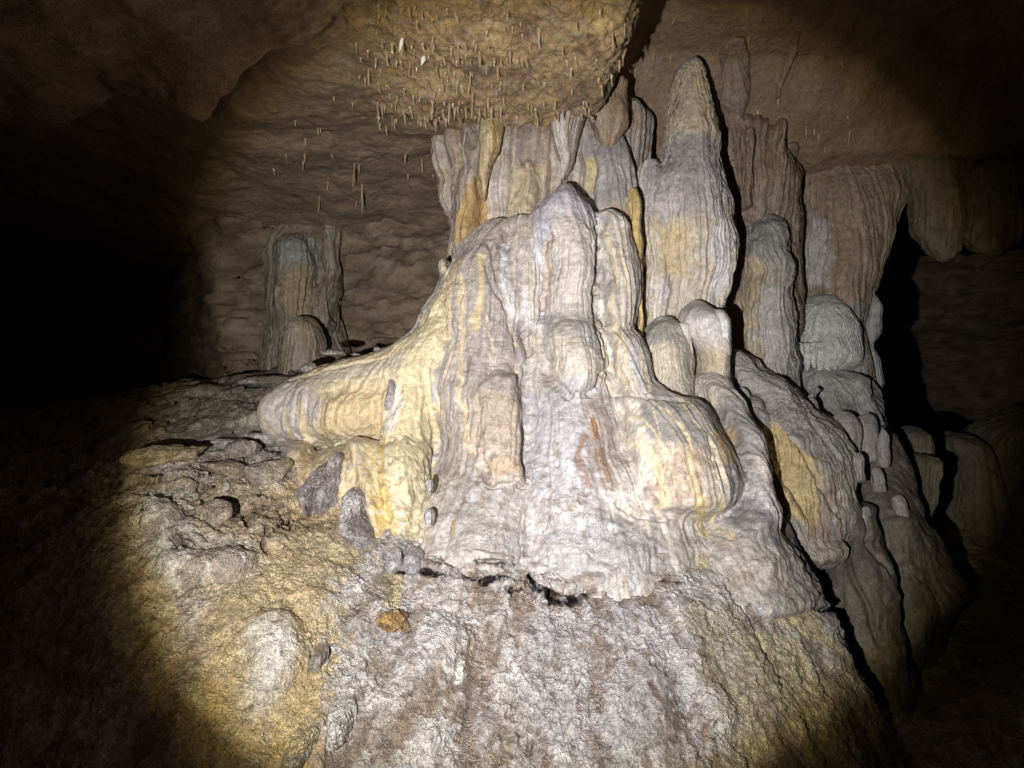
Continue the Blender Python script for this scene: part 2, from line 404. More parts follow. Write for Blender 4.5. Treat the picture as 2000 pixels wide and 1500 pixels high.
X, Y = fan(-100, 100, 900, .35, 9.0, 760)
Z = ceil_z(X, Y); V = np.column_stack([X.ravel(), Y.ravel(), Z.ravel()])
N = grid_normals(V, 760, 900); N *= -np.sign(N[:, 2:3])
Fq = grid_faces(760, 900)
sk = Skin(V, N, Fq, (0.1, 3.2), 0)
sk.Q = V[:, :2].copy(); sk.Qw = sk.Q+np.column_stack([sk.w1*.04+sk.w3*.01, sk.w2*.04+sk.w4*.01])
sk.q = lambda px, py: (lambda h: (h[:2], h[1]))(hit_ceiling(px, py))
bul = sst(.42+.035*(V[:, 1]-2)-V[:, 0], -.02, .05)*sst(V[:, 0]+.62, -.1, .3)*(1-sst(V[:, 1], 3.0, 3.3))
near = 1-sst(V[:, 1], 5, 7)
sk.disp((.010*sk.w3+.006*fbm(V*60, 3))*(.3+1.5*bul)*near)
rg = fbm(V*np.array([7, 4.5, 3])+5+.35*sk.w2[:, None], 4, .65, True); sk.disp(-.015*np.clip(rg-.1, 0, 1)*(.18+bul)); sk.disp(-.014*sk.w1*bul)
t = sst(sk.w1+.4*sk.w3, -.3, .35)
sk.col = np.array((.20, .135, .085))*(1-t[:, None])+np.array((.27, .195, .13))*t[:, None]
sk.mix(bul*sst(sk.w2+.5*sk.w3, -.55, .1), (.40, .28, .145))
sk.mix(bul*sst(sk.w4+.4*sk.w1, .0, .4)*.75, (.34, .28, .22))
sk.mix(bul*sst(-sk.w3-.4*sk.w2, .2, .45)*.7, (.17, .11, .06))
sk.mix(sst(sk.w4-.5*sk.w2, .25, .5)*.4, (.34, .29, .24))
sk.wet[:] = .3+.35*bul+.3*sk.w2
lft = (1-sst(V[:, 0], -.6, -.2))*sst(V[:, 1], 2.6, 3.4)
sk.mix(lft*.7, (.36, .275, .20))
sk.mix(lft*sst(sk.w3+.5*sk.w1, .1, .4)*.6, (.24, .18, .13))
sk.mix(sst(V[:, 0], .45, .8)*.7, (.29, .205, .14))
me = new_mesh('cave_ceiling', sk.V, sk.F, M_CEIL, sk.col, sk.wet)
link('cave_ceiling', me, kind='structure')

# ---- back wall, curving right round the chamber
naz, nz = 720, 330
A = np.radians(np.linspace(-104, 104, naz))[None]; zz_ = np.linspace(-.6, 3.4, nz)[:, None]
deg = np.degrees(A)+0*zz_
rho = 5.15+3.2*sst(-deg, 21.5, 27)+.9*sst(deg, 8, 24)+7*sst(deg, 21, 28)-.9*sst(-deg, 20, 60)-1.5*sst(deg, 45, 90)
rho = rho-.5*sst(zz_+0*A, 1.9, 2.7)-.25*sst(-zz_-0*A, -1.2, .2)
P = np.column_stack([(np.sin(A)*rho).ravel(), (np.cos(A)*rho).ravel(), (zz_+0*A).ravel()])
rho = rho+.30*fbm(P*.9, 3).reshape(rho.shape)+.10*fbm(P*np.array([2, 2, 6]), 4).reshape(rho.shape)
V = np.column_stack([(np.sin(A)*rho).ravel(), (np.cos(A)*rho).ravel(), (zz_+0*A).ravel()])
N = grid_normals(V, nz, naz)
sk = Skin(V, N, grid_faces(nz, naz), (0, 0), 0)
rg = fbm(V*np.array([1.6, 1.6, 2.2])+3+.4*sk.w2[:, None], 5, .6); sk.disp(.02*sk.w3+.012*fbm(V*40, 3)+.16*rg+.04*sk.w1)
t = sst(sk.w1+.5*sk.w3, -.3, .35)
sk.col = np.array((.17, .125, .085))*(1-t[:, None])+np.array((.27, .21, .15))*t[:, None]
sk.mix(sst(fbm(V*np.array([3, 3, 14]), 3), .1, .4)*.5, (.36, .30, .24)); sk.wet[:] = .15
link('cave_wall', new_mesh('cave_wall', sk.V, sk.F, M_FAR, sk.col, sk.wet), kind='structure')

# ---- ground: sloping flowstone in front, rubble terrace to the left, deep floor to the right
ctl = [(1000, 1500, 1.82), (1000, 1350, 1.98), (1000, 1200, 2.16), (1000, 1130, 2.30), (700, 1500, 1.72), (700, 1300, 1.93), (700, 1100, 2.2),
       (600, 1000, 2.42), (450, 1420, 1.68), (320, 1480, 1.62), (450, 1200, 1.9), (280, 1300, 1.78), (240, 1100, 1.98), (250, 980, 2.2), (400, 970, 2.32),
       (560, 950, 2.5), (300, 900, 2.65), (400, 880, 2.75), (500, 850, 2.95), (330, 800, 3.5), (440, 745, 4.3), (560, 728, 4.2), (300, 762, 4.4), (700, 720, 3.8),
       (50, 1300, 1.85), (60, 1050, 2.3), (40, 900, 3.1), (60, 810, 4.2), (1000, 1900, 1.48), (500, 1900, 1.42), (1400, 1900, 1.48),
       (1250, 1180, 2.25), (1300, 1350, 2.02), (1300, 1500, 1.86), (1480, 1150, 2.38), (1500, 1300, 2.17), (1500, 1500, 1.95), (1400, 1060, 2.5),
       (1600, 1300, 2.28), (1640, 1500, 2.08), (1560, 1080, 2.55), (860, 1140, 2.22), (1150, 1200, 2.2), (1480, 980, 2.7)]
C3 = np.array([W(*c) for c in ctl])
C3 = np.vstack([C3, [(0, .5, .02), (-2, .5, .05), (2, .5, .05), (0, -1, 0), (-4, 0, .3), (-4, 5, 1.3), (0, 3.2, 1.15), (0, 6, 1.3), (1.6, 3.5, 1.0), (-.8, 3.3, 1.4), (-1.5, 8, 1.4), (1.2, .9, .05), (3, 3, .9), (3, 6, 1.2)]])
def _tps(r2): return np.where(r2 > 0, .5*r2*np.log(r2+1e-12), 0)
n_ = len(C3); K = _tps(((C3[:, None, :2]-C3[None, :, :2])**2).sum(-1))+np.eye(n_)*2e-3
PM = np.column_stack([np.ones(n_), C3[:, :2]]); AA = np.block([[K, PM], [PM.T, np.zeros((3, 3))]])
SOL = np.linalg.solve(AA, np.concatenate([C3[:, 2], np.zeros(3)]))
def ground_base(x, y):
    x = np.asarray(x, float); y = np.asarray(y, float); xs = x.ravel(); ys = y.ravel(); h = SOL[n_]+SOL[n_+1]*xs+SOL[n_+2]*ys
    for i in range(n_): h = h+SOL[i]*_tps((xs-C3[i, 0])**2+(ys-C3[i, 1])**2)
    return h.reshape(x.shape)
def ground_z(x, y):
    x = np.asarray(x, float); y = np.asarray(y, float); h = ground_base(x, y)
    P = np.column_stack([x.ravel(), y.ravel(), 0*x.ravel()]); n1 = fbm(P*2.2+7, 3).reshape(x.shape); n2 = fbm(P*7+1, 3).reshape(x.shape)
    h = h+.05*n1+.022*n2
    # broken slabs on the left terrace
    tm = (1-sst(x, -.95, -.62))*sst(y, 2.05, 2.4)*(1-sst(y, 4.4, 5))
    q = np.column_stack([(x*1.0).ravel(), (y*1.8).ravel(), (h*3).ravel()]); st = fbm(q*2.6, 3).reshape(x.shape)
    h = h+tm*.09*np.round(st*4.5)/4.5
    # cliff down on the right
    ex = np.interp(y, [0, 1.2, 1.6, 1.9, 2.15, 2.4, 2.6, 2.9, 3.3, 4], [.55, .72, .86, .93, 1.0, 1.0, 1.0, 1.05, 1.15, 1.3])+.02*n2+.03*np.sin(y*11)
    c = sst(x-ex, 0, .32); deep = .25+.16*(y-2)+.07*n1+.03*n2
    h = h*(1-c)+np.minimum(deep, h)*c
    return h-.3*np.clip(x-ex+.35, 0, .35)**2
def hit_ground(px, py, d0=1.2, d1=5.0):
    d = np.linspace(d0, d1, 900); P = np.array([(px-1000)/F*d, d, CZ-(py-750)/F*d])
    i = np.argmax(P[2] < ground_z(P[0], P[1])); return P[:, i]
naz, nd = 1050, 1000
a = np.linspace(-1, 1, naz); A = np.radians(np.where(np.abs(a) < .92, a/.92*37, np.sign(a)*(37+(np.abs(a)-.92)/.08*68)))
dl = np.concatenate([np.linspace(.25, 1.4, 60)[:-1], np.linspace(1.4, 3.0, 640)[:-1], np.linspace(3.0, 5.0, 220)[:-1], np.linspace(5, 9, 84)]); nd = len(dl)
X = np.sin(A)[None]*dl[:, None]; Y = np.cos(A)[None]*dl[:, None]
V = np.column_stack([X.ravel(), Y.ravel(), ground_z(X, Y).ravel()])
N = grid_normals(V, nd, naz); N *= np.sign(N[:, 2:3])
sk = Skin(V, N, grid_faces(nd, naz), (0.12, 3.2), .6)
sl = sst(.97-V[:, 0], 0, .1)*sst(V[:, 0]+1.5, 0, .3)
sk.disp(.010*sk.w3+.005*fbm(V*70, 3)+.010*sk.w1)
a = sk.streaks(9, .6, .5, 3)
t = sst(sk.w1+.35*sk.w3+.2*a, -.3, .3)
sk.col = np.array((.36, .32, .285))*(1-t[:, None])+np.array((.45, .41, .40))*t[:, None]
sk.mix(sst(sk.w2+.6*sk.w4, .05, .4)*.75, (.25, .185, .14)); sk.mix(sst(-sk.w2+.7*sk.w3, .2, .45)*.6, (.60, .57, .56))
sk.wet[:] = .75+.4*sk.w1
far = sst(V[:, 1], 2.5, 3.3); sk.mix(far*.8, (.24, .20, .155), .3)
# colour fields
sk.poly([(1060, 1180), (1330, 1170), (1420, 1320), (1460, 1500), (1080, 1500), (1010, 1330)], (.50, .48, .52), .55, .05, .9, .05)
sk.poly([(240, 950), (620, 940), (700, 1010), (640, 1100), (640, 1260), (620, 1500), (330, 1500), (230, 1200)], (.42, .33, .20), .85, .05, .95, .09)
sk.poly([(255, 960), (370, 950), (380, 1040), (500, 1060), (480, 1130), (330, 1150), (250, 1080)], (.50, .48, .45), .85, .03, .8, .04)
sk.poly([(350, 1160), (430, 1170), (400, 1300), (360, 1400), (330, 1300)], (.36, .31, .30), .7, .03, .7, .04)
sk.poly([(480, 1215), (570, 1210), (585, 1270), (550, 1340), (500, 1400), (475, 1300)], (.56, .54, .50), .85, .03, .9, .03)
sk.poly([(600, 1300), (640, 1290), (630, 1420), (600, 1500), (530, 1500), (560, 1390)], (.48, .36, .16), .8, .03, .85, .03)
sk.poly([(1330, 1060), (1420, 1050), (1500, 1130), (1560, 1170), (1620, 1260), (1560, 1240), (1480, 1180), (1440, 1170), (1400, 1110), (1330, 1120)], (.52, .41, .18), .9, .012, .5, .015)
sk.poly([(1480, 1230), (1560, 1250), (1600, 1320), (1650, 1400), (1690, 1500), (1600, 1500), (1520, 1380), (1470, 1270)], (.50, .42, .22), .85, .02, .45, .02)
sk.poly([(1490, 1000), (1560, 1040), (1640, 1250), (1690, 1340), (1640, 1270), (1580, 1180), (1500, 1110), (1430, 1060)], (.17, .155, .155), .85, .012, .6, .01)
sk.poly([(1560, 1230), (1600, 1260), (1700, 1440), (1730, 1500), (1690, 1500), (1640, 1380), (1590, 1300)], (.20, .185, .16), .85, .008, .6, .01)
sk.poly([(1330, 1170), (1440, 1190), (1500, 1330), (1560, 1500), (1450, 1500), (1400, 1380), (1330, 1240)], (.42, .36, .25), .7, .03, .6, .03)
sk.poly([(760, 1090), (860, 1110), (1100, 1160), (1290, 1130), (1300, 1180), (1100, 1200), (850, 1165), (760, 1120)], (.25, .185, .145), .7, .03, .7, .06)
sk.poly([(1290, 1020), (1480, 1000), (1500, 1130), (1340, 1130)], (.36, .335, .31), .8, .03)
sk.stroke([(770, 1100), (770, 1180)], [16, 22], (.46, .38, .20), .8, .6)
rr = random.Random(3)
for k in range(46):                      # drip spots, brown and pale
    px = rr.uniform(680, 1440); py = rr.uniform(1210, 1490); L_ = rr.uniform(5, 24)
    if k % 6: sk.stroke([(px, py), (px+rr.uniform(-4, 4), py+L_)], rr.uniform(4, 9), (.24, .17, .12), .8, .7, .4)
    else: sk.stroke([(px, py), (px, py+L_)], rr.uniform(5, 9), (.66, .64, .60), .8, .6, .9)
for p in ([(893, 1298), (893, 1335)], [(1000, 1300), (998, 1330)], [(876, 1310)], [(850, 1365)]): sk.stroke(p, 8, (.82, .80, .76), 1, .5, .9)
sk.stroke([(1255, 1460), (1262, 1485)], [12, 16], (.50, .49, .48), .9, .6, .9)
for p, r in (([(1430, 1440), (1440, 1500)], 9), ([(1375, 1420), (1390, 1450)], 8), ([(1268, 1340), (1280, 1375)], 8)): sk.stroke(p, r, (.22, .13, .09), .85, .6)
for k in range(90):                      # dark pocks in the ochre crust
    px = rr.uniform(280, 640); py = rr.uniform(1010, 1480)
    sk.stroke([(px, py), (px+rr.uniform(-10, 10), py+rr.uniform(-4, 8))], rr.uniform(2, 5), (.12, .09, .05), .8, .7)
for k in range(60):
    px = rr.uniform(1430, 1600); py = 1090+(px-1430)*.75+rr.uniform(-45, 45)
    sk.stroke([(px, py)], rr.uniform(2, 7), (.16, .11, .06), .75, .7)
# relief: hollows, ridges, cracks and the crevice
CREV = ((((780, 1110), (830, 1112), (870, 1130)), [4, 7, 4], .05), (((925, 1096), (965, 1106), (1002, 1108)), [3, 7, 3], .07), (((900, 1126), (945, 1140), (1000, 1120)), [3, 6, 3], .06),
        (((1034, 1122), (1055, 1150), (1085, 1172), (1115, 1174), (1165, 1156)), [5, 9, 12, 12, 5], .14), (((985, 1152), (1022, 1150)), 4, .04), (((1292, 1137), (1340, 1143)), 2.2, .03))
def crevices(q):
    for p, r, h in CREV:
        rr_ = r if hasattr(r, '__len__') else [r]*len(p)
        q.stroke(p, [x*1.15 for x in rr_], (.012, .008, .006), 1, .25, .1)  # near-black paint stands in for the shade inside a deep hole
        q.push([(a, b-max(rr_)*2.2) for a, b in p], [x*2.4 for x in rr_], .018, 2, warp=True)
        q.push(p, [x*1.1 for x in rr_], 1, 5, vec=(0, h*1.0, -h*.2), warp=True)
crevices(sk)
# crusted, drip-pitted foreground: pale crystalline scabs over brown clay
fg = sst(V[:, 1], 3.2, 2.4) if False else (1-sst(V[:, 1], 2.5, 2.9))
sc1 = fbm(np.column_stack([sk.phi*16, sk.R*5, V[:, 2]*5])+3, 4, .65); sc2 = fbm(V*55+9, 3, .6)
m_ = sst(sc1+.45*sc2, .06, .18)*fg; sk.disp(.005*m_); lf_ = sst(V[:, 0]/np.maximum(V[:, 1], .3), -.31, -.17); sk.mix(m_*(.18+.34*lf_), (.56, .545, .545), 1.0)
m_ = sst(-sc1+.45*sc2, .06, .2)*fg; sk.mix(m_*.7, (.20, .145, .105), .8); sk.disp(-.004*m_)
sk.disp(.0035*sc2*fg+.012*fbm(V*np.array([11, 6, 6])+2, 3)*fg)
sk.poly([(560, 930), (660, 960), (720, 1090), (660, 1130), (640, 1260), (625, 1400), (600, 1500), (540, 1500), (560, 1400), (580, 1290), (540, 1210), (500, 1210), (480, 1260), (440, 1500), (350, 1500), (390, 1340), (400, 1200), (500, 1120), (520, 1020)], (.43, .33, .175), .7, .035, .95, .10)
sk.poly([(590, 1310), (640, 1290), (632, 1400), (600, 1480), (540, 1490), (560, 1390)], (.49, .37, .19), .6, .03, .8, .05)
sk.poly([(1330, 1055), (1420, 1045), (1500, 1120), (1570, 1170), (1640, 1270), (1570, 1240), (1490, 1180), (1440, 1165), (1400, 1105), (1330, 1110)], (.51, .44, .29), .8, .015, .5, .05)
sk.poly([(1475, 1225), (1560, 1250), (1610, 1330), (1660, 1420), (1690, 1500), (1600, 1500), (1520, 1380), (1465, 1280)], (.49, .44, .31), .75, .02, .5, .05)
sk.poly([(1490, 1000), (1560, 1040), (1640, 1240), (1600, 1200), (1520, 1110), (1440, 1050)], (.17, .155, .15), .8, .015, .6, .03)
sk.poly([(1330, 1180), (1430, 1195), (1500, 1340), (1550, 1500), (1450, 1500), (1400, 1380)], (.45, .40, .29), .5, .03, .6, .08)
for k in range(34):
    px = rr.uniform(1440, 1590); py = 1090+(px-1430)*.75+rr.uniform(-35, 30); sk.stroke([(px, py)], rr.uniform(2, 6), (.16, .11, .06), .7, .7)
for k in range(90):
    px = rr.uniform(690, 1500); py = rr.uniform(1200, 1492); r_ = rr.uniform(2.5, 7)
    if k % 3: sk.push([(px, py), (px, py+r_*1.6)], r_, -.010); sk.stroke([(px, py), (px, py+r_*1.6)], r_*.8, (.15, .105, .08), .75, .6)
    else: sk.push([(px, py), (px, py+r_*2)], r_*2.2, .012); sk.stroke([(px, py), (px, py+r_*2)], r_*1.3, (.42, .39, .36), .7, .7, 1.0)
for p in ([(893, 1300), (893, 1332)], [(1000, 1300), (998, 1326)], [(876, 1310)]): sk.stroke(p, 7, (.78, .76, .72), .9, .5, .9)
for k in range(26):
    px = rr.uniform(840, 1090); py = rr.uniform(1128, 1188); sk.push([(px, py), (px+rr.uniform(15, 40), py+rr.uniform(-6, 3))], 4, rr.choice([-.012, .012]), 2)
for p, r, h in ((((1520, 1030), (1560, 1110), (1600, 1190), (1650, 1240)), 7, -.05), (((1570, 1250), (1620, 1350), (1660, 1420)), 5, -.025), (((1440, 1170), (1480, 1230), (1530, 1340)), 6, -.02),
                (((1420, 1140), (1440, 1180)), 5, -.02), (((1370, 1055), (1400, 1058)), 4, -.02)):
    sk.push(p, r, h, 2)
sk.push([(1480, 1190)], 26, .03); sk.stroke([(1478, 1187)], 17, (.52, .51, .54), 1, .4, .9)
for p, r, h in ((((530, 1230), (545, 1290)), 55, .05), (((450, 1100), (340, 1110)), 45, .05), (((610, 1170),), 40, .035), (((1330, 1190), (1400, 1400)), 50, .03), (((300, 1010),), 50, .05),
                (((660, 1390), (655, 1500)), 22, -.03), (((1230, 1240), (1260, 1420)), 90, .03), (((850, 1250), (830, 1400)), 80, .03)):
    sk.push(p, r, h)
for k in range(34):
    px = rr.uniform(330, 600); py = rr.uniform(960, 1080); a_ = rr.uniform(-.6, 1.2)
    sk.push([(px, py), (px+30*math.cos(a_), py+30*math.sin(a_))], rr.uniform(3, 6), -.03, 2); sk.stroke([(px, py), (px+30*math.cos(a_), py+30*math.sin(a_))], 4, (.10, .06, .035), .7, .6)
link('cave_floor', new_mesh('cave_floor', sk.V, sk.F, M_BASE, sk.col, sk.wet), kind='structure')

# ================================================================== THE GREAT FLOWSTONE MOUND
MA = (0.12, 3.15)
core = loft([(400, 1010, 1190, 3.02, 3.2), (470, 945, 1235, 2.95, 3.2), (560, 885, 1250, 2.88, 3.2), (660, 850, 1270, 2.80, 3.2), (760, 825, 1390, 2.72, 3.2),
             (860, 800, 1430, 2.60, 3.2), (960, 780, 1450, 2.46, 3.2), (1060, 765, 1470, 2.37, 3.2), (1120, 760, 1475, 2.31, 3.2), (1300, 760, 1475, 2.27, 3.2)], n=96)
shoulder = loft([(430, 935, 1000, 2.93, 3.05), (460, 903, 1020, 2.86, 3.05), (520, 872, 1035, 2.78, 3.0), (600, 850, 1045, 2.735, 3.0), (700, 838, 1045, 2.67, 2.95),
                 (800, 845, 1040, 2.595, 2.9), (880, 860, 1036, 2.54, 2.85), (950, 880, 1020, 2.51, 2.8)])
tongue = loft([(740, 955, 1015, 2.60, 2.75), (800, 930, 1024, 2.54, 2.7), (870, 925, 1025, 2.485, 2.65), (925, 945, 1025, 2.45, 2.6), (946, 958, 1023, 2.45, 2.55)], p=2.6)
flank = loft([(520, 868, 905, 2.96, 3.1), (570, 846, 900, 2.88, 3.1), (640, 815, 890, 2.82, 3.1), (700, 785, 875, 2.76, 3.05), (760, 765, 870, 2.68, 3.0), (850, 745, 865, 2.60, 2.95),
              (950, 732, 860, 2.50, 2.85), (1030, 752, 850, 2.42, 2.75), (1085, 785, 845, 2.37, 2.65)])
midflow = loft([(745, 1030, 1210, 2.66, 2.9), (820, 1015, 1215, 2.58, 2.85), (900, 1015, 1212, 2.50, 2.8), (960, 1010, 1210, 2.44, 2.75), (1020, 1000, 1210, 2.38, 2.7)])
drape0 = loft([(430, 975, 1065, 2.88, 3.0), (520, 975, 1066, 2.82, 2.97), (600, 985, 1066, 2.78, 2.92), (650, 1020, 1066, 2.76, 2.88)])
curtain = loft([(408, 1165, 1205, 2.86, 3.0), (430, 1160, 1228, 2.82, 3.0), (480, 1162, 1240, 2.79, 2.98), (560, 1165, 1243, 2.76, 2.95), (635, 1168, 1236, 2.74, 2.92), (655, 1168, 1252, 2.70, 2.9),
                (700, 1178, 1268, 2.67, 2.88), (760, 1188, 1278, 2.62, 2.85), (800, 1195, 1285, 2.60, 2.8)], p=2.3)
cascade = loft([(768, 1205, 1305, 2.60, 2.85), (785, 1198, 1352, 2.54, 2.85), (830, 1196, 1388, 2.47, 2.82), (890, 1196, 1412, 2.41, 2.8), (950, 1200, 1424, 2.37, 2.78), (985, 1205, 1420, 2.37, 2.75), (1003, 1230, 1405, 2.42, 2.7)], p=2.3)
bulb = loft([(970, 1050, 1220, 2.49, 2.8), (1010, 1030, 1270, 2.43, 2.8), (1060, 1000, 1320, 2.365, 2.8), (1110, 980, 1350, 2.31, 2.8), (1150, 970, 1360, 2.28, 2.8), (1200, 970, 1360, 2.27, 2.8)], p=2.0)
lbulb = loft([(940, 850, 1060, 2.48, 2.8), (1000, 815, 1080, 2.395, 2.8), (1060, 790, 1090, 2.325, 2.8), (1095, 780, 1090, 2.29, 2.8), (1112, 790, 1080, 2.29, 2.7)], p=2.1)
rwall = loft([(740, 1340, 1415, 2.80, 3.0), (800, 1360, 1445, 2.70, 2.95), (860, 1370, 1462, 2.60, 2.95), (930, 1370, 1470, 2.52, 2.9), (1000, 1360, 1490, 2.45, 2.85), (1060, 1300, 1500, 2.40, 2.8), (1120, 1270, 1540, 2.35, 2.75), (1200, 1260, 1570, 2.30, 2.75)])
peak = loft([(362, 1085, 1128, 2.86, 2.96), (378, 1058, 1150, 2.80, 2.96), (405, 1035, 1167, 2.76, 2.96), (440, 1030, 1172, 2.73, 2.94), (500, 1058, 1170, 2.70, 2.9), (560, 1062, 1168, 2.69, 2.88), (612, 1062, 1166, 2.685, 2.87),
        (640, 1052, 1176, 2.62, 2.85), (690, 1052, 1182, 2.575, 2.82), (735, 1064, 1180, 2.56, 2.80), (768, 1085, 1160, 2.58, 2.78)])
up1 = loft([(556, 768, 850, 2.90, 3.2), (566, 746, 864, 2.84, 3.22), (610, 728, 872, 2.80, 3.22), (680, 703, 872, 2.75, 3.2), (760, 682, 870, 2.71, 3.16), (820, 650, 870, 2.70, 3.12), (870, 610, 870, 2.72, 3.1)], axis='x', p=2.8, n=72)
up2 = loft([(622, 770, 850, 2.79, 2.95), (650, 756, 862, 2.72, 2.94), (700, 744, 864, 2.68, 2.94), (750, 735, 860, 2.68, 2.92), (800, 715, 850, 2.70, 2.9)], axis='x', p=2.4, n=64)
up3 = loft([(748, 560, 585, 2.86, 2.98), (785, 553, 600, 2.81, 2.98), (845, 560, 610, 2.80, 2.96)])
lo1 = loft([(545, 930, 955, 2.62, 2.84), (580, 903, 985, 2.57, 2.84), (640, 876, 1000, 2.53, 2.84), (700, 858, 1020, 2.50, 2.82), (760, 848, 1040, 2.48, 2.8), (810, 840, 1040, 2.48, 2.8)], axis='x', p=2.7, n=72)
lo2 = loft([(870, 690, 740, 2.50, 2.66), (940, 700, 752, 2.45, 2.62), (1010, 718, 765, 2.40, 2.6), (1060, 735, 775, 2.36, 2.55), (1085, 750, 778, 2.36, 2.5)])
lo3 = loft([(880, 560, 610, 2.62, 2.75), (940, 552, 600, 2.56, 2.72), (975, 560, 590, 2.55, 2.68)])
parts = [peak, up1, up2, up3, lo1, lo2, lo3, core, shoulder, tongue, flank, midflow, drape0, curtain, cascade, bulb, lbulb, rwall]
s = standard(parts, .0047, 11, MA, .25, (.40, .355, .31), (.47, .445, .45), (.60, .54, .43), (13, .007), .0007, .0042, .75, .6, 5, .012, warp=.026)
# --- relief
F_ = s.phi
fl = s.streaks(46, .5, .5, 2, 2)
mk = 1-sst(s.sd_poly([(1160, 405), (1225, 420), (1245, 640), (1275, 760), (1350, 780), (1425, 900), (1425, 1010), (1200, 1000), (1195, 800), (1165, 640)]), -.01, .02)
s.disp(fl*.0085*mk)
rp1 = perlin(np.column_stack([s.V[:, 0]*30, s.V[:, 1]*30, s.V[:, 2]*110]))
mk2 = 1-sst(s.sd_poly([(870, 470), (980, 440), (1010, 640), (990, 760), (860, 740), (840, 640)]), -.01, .03)
s.disp((rp1*.0025+fl*.006)*mk2)
for p, r, h in ((((1020, 500), (1018, 620), (1035, 720), (1040, 800)), 9, -.012), (((955, 480), (985, 580), (1005, 680), (1022, 790), (1024, 930)), 8, -.014), (((1060, 640), (1068, 740), (1110, 775)), 8, -.012),
                (((1172, 500), (1165, 560), (1168, 640), (1185, 720), (1195, 770)), 6, -.018), (((905, 800), (915, 870), (950, 935)), 9, -.01), (((925, 790), (960, 740), (985, 720)), 14, .01),
                (((945, 505), (965, 560), (990, 600)), 7, -.016), (((1200, 640), (1235, 680), (1262, 740)), 6, -.014), (((1200, 770), (1260, 772), (1340, 780)), 6, -.012),
                (((840, 790), (845, 900), (840, 960)), 5, -.010), (((1395, 870), (1420, 960)), 6, -.012), (((1345, 790), (1385, 850), (1395, 900)), 5, -.01), (((1200, 985), (1240, 1010), (1290, 1015)), 6, -.015)):
    s.push(p, r, h)
for p, r, h in ((((1062, 440), (1060, 540), (1060, 610), (1052, 650), (1056, 700), (1075, 750), (1115, 778), (1160, 762), (1182, 720)), 6, -.022), (((1172, 430), (1168, 540), (1165, 620), (1180, 660)), 6, -.022),
                (((1025, 620), (1027, 800), (1026, 940)), 6, -.016), (((955, 952), (1024, 952)), 5, -.02), (((925, 860), (955, 950)), 6, -.014)): s.push(p, r, h, 2, warp=True)
for px in (895, 925, 950, 880): s.push([(px, 560), (px-8, 700), (px-4, 820)], 9, .008)
s.push([(1100, 1085), (1170, 1040), (1240, 1080)], 50, .02); s.push([(795, 880), (790, 1000)], 45, .015)
for k in range(40):
    px = rr.uniform(745, 835); py = rr.uniform(880, 1060); s.push([(px, py)], rr.uniform(4, 10), rr.uniform(-.008, .006))
s.disp(perlin(np.column_stack([s.V[:, 0]*22, s.V[:, 1]*22, s.V[:, 2]*105]))*.0025*(1-sst(s.sd_poly([(1065, 430), (1165, 430), (1172, 620), (1175, 740), (1075, 740), (1060, 620)]), -.01, .02)))
s.push([(655, 866), (700, 850), (745, 853)], 7, -.05); s.push([(560, 742), (640, 722), (760, 690)], 4, -.012)
for k in range(26):
    px = 545+k*12+rr.uniform(-4, 4); s.push([(px, 775-(px-545)*.25), (px-3, 850)], 5, rr.uniform(-.007, .008)); s.push([(px, 905-(px-545)*.2), (px-3, 985)], 5, rr.uniform(-.007, .008))
# --- staining
gp = s.poly
gp([(500, 760), (560, 720), (790, 660), (850, 600), (850, 760), (850, 880), (840, 1050), (790, 1100), (735, 1010), (600, 1030), (530, 960), (600, 870), (530, 860)], (.53, .44, .28), .92, .012, .45, .03)
gp([(560, 870), (700, 850), (735, 860), (730, 1030), (600, 1020), (535, 950)], (.49, .385, .225), .8, .012, .5, .03)
gp([(520, 755), (600, 740), (625, 790), (615, 860), (540, 866)], (.46, .42, .41), .85, .015, .75, .03)
gp([(640, 770), (745, 745), (745, 855), (625, 866)], (.50, .38, .21), .45, .03, .5, .06)
gp([(560, 745), (800, 685), (800, 705), (600, 760)], (.44, .39, .31), .8, .012)
gp([(620, 860), (760, 840), (745, 870), (600, 895)], (.44, .39, .28), .6, .012)
for p, r, c in ((((590, 785), (600, 850)), 9, (.58, .47, .26)), (((560, 800), (566, 850)), 5, (.58, .47, .26)), (((768, 745), (766, 800), (750, 850)), [9, 12, 9], (.60, .58, .56)), (((720, 870), (725, 960), (740, 1010)), 12, (.60, .48, .26)),
                (((640, 905), (630, 980)), 12, (.30, .26, .26)), (((700, 870), (702, 900)), 5, (.45, .42, .43))): s.stroke(p, r, c, .8)
for px in range(640, 760, 13): s.stroke([(px, 770), (px-2, 850)], 2.5, (.42, .28, .12), .55)
gp([(1035, 405), (1055, 362), (1130, 352), (1175, 430), (1160, 425), (1110, 400), (1070, 440), (1040, 520)], (.45, .43, .49), .9, .02, None, .02)
gp([(1085, 430), (1150, 430), (1165, 600), (1075, 610)], (.54, .46, .34), .8, .03, None, .03)
gp([(1055, 620), (1170, 620), (1175, 680), (1060, 670)], (.33, .31, .30), .7, .03)
gp([(1065, 670), (1170, 680), (1165, 740), (1080, 740)], (.47, .41, .32), .6, .03)
s.stroke([(1068, 450), (1062, 540), (1066, 600)], 6, (.40, .28, .18), .8); s.stroke([(1085, 400), (1082, 480)], 4, (.62, .56, .42), .7)
gp([(1060, 360), (1180, 400), (1170, 600), (1060, 620)], LAV, .5, .03)
gp([(845, 460), (1000, 440), (1020, 620), (1035, 940), (960, 950), (850, 930), (835, 700)], (.30, .26, .235), .72, .02, .5, .03)
gp([(925, 760), (1025, 790), (1026, 948), (955, 946), (900, 850)], (.43, .345, .25), .6, .035, .6, .06)
gp([(950, 905), (1024, 900), (1025, 950), (955, 948)], (.48, .33, .19), .55, .02, .6, .04)
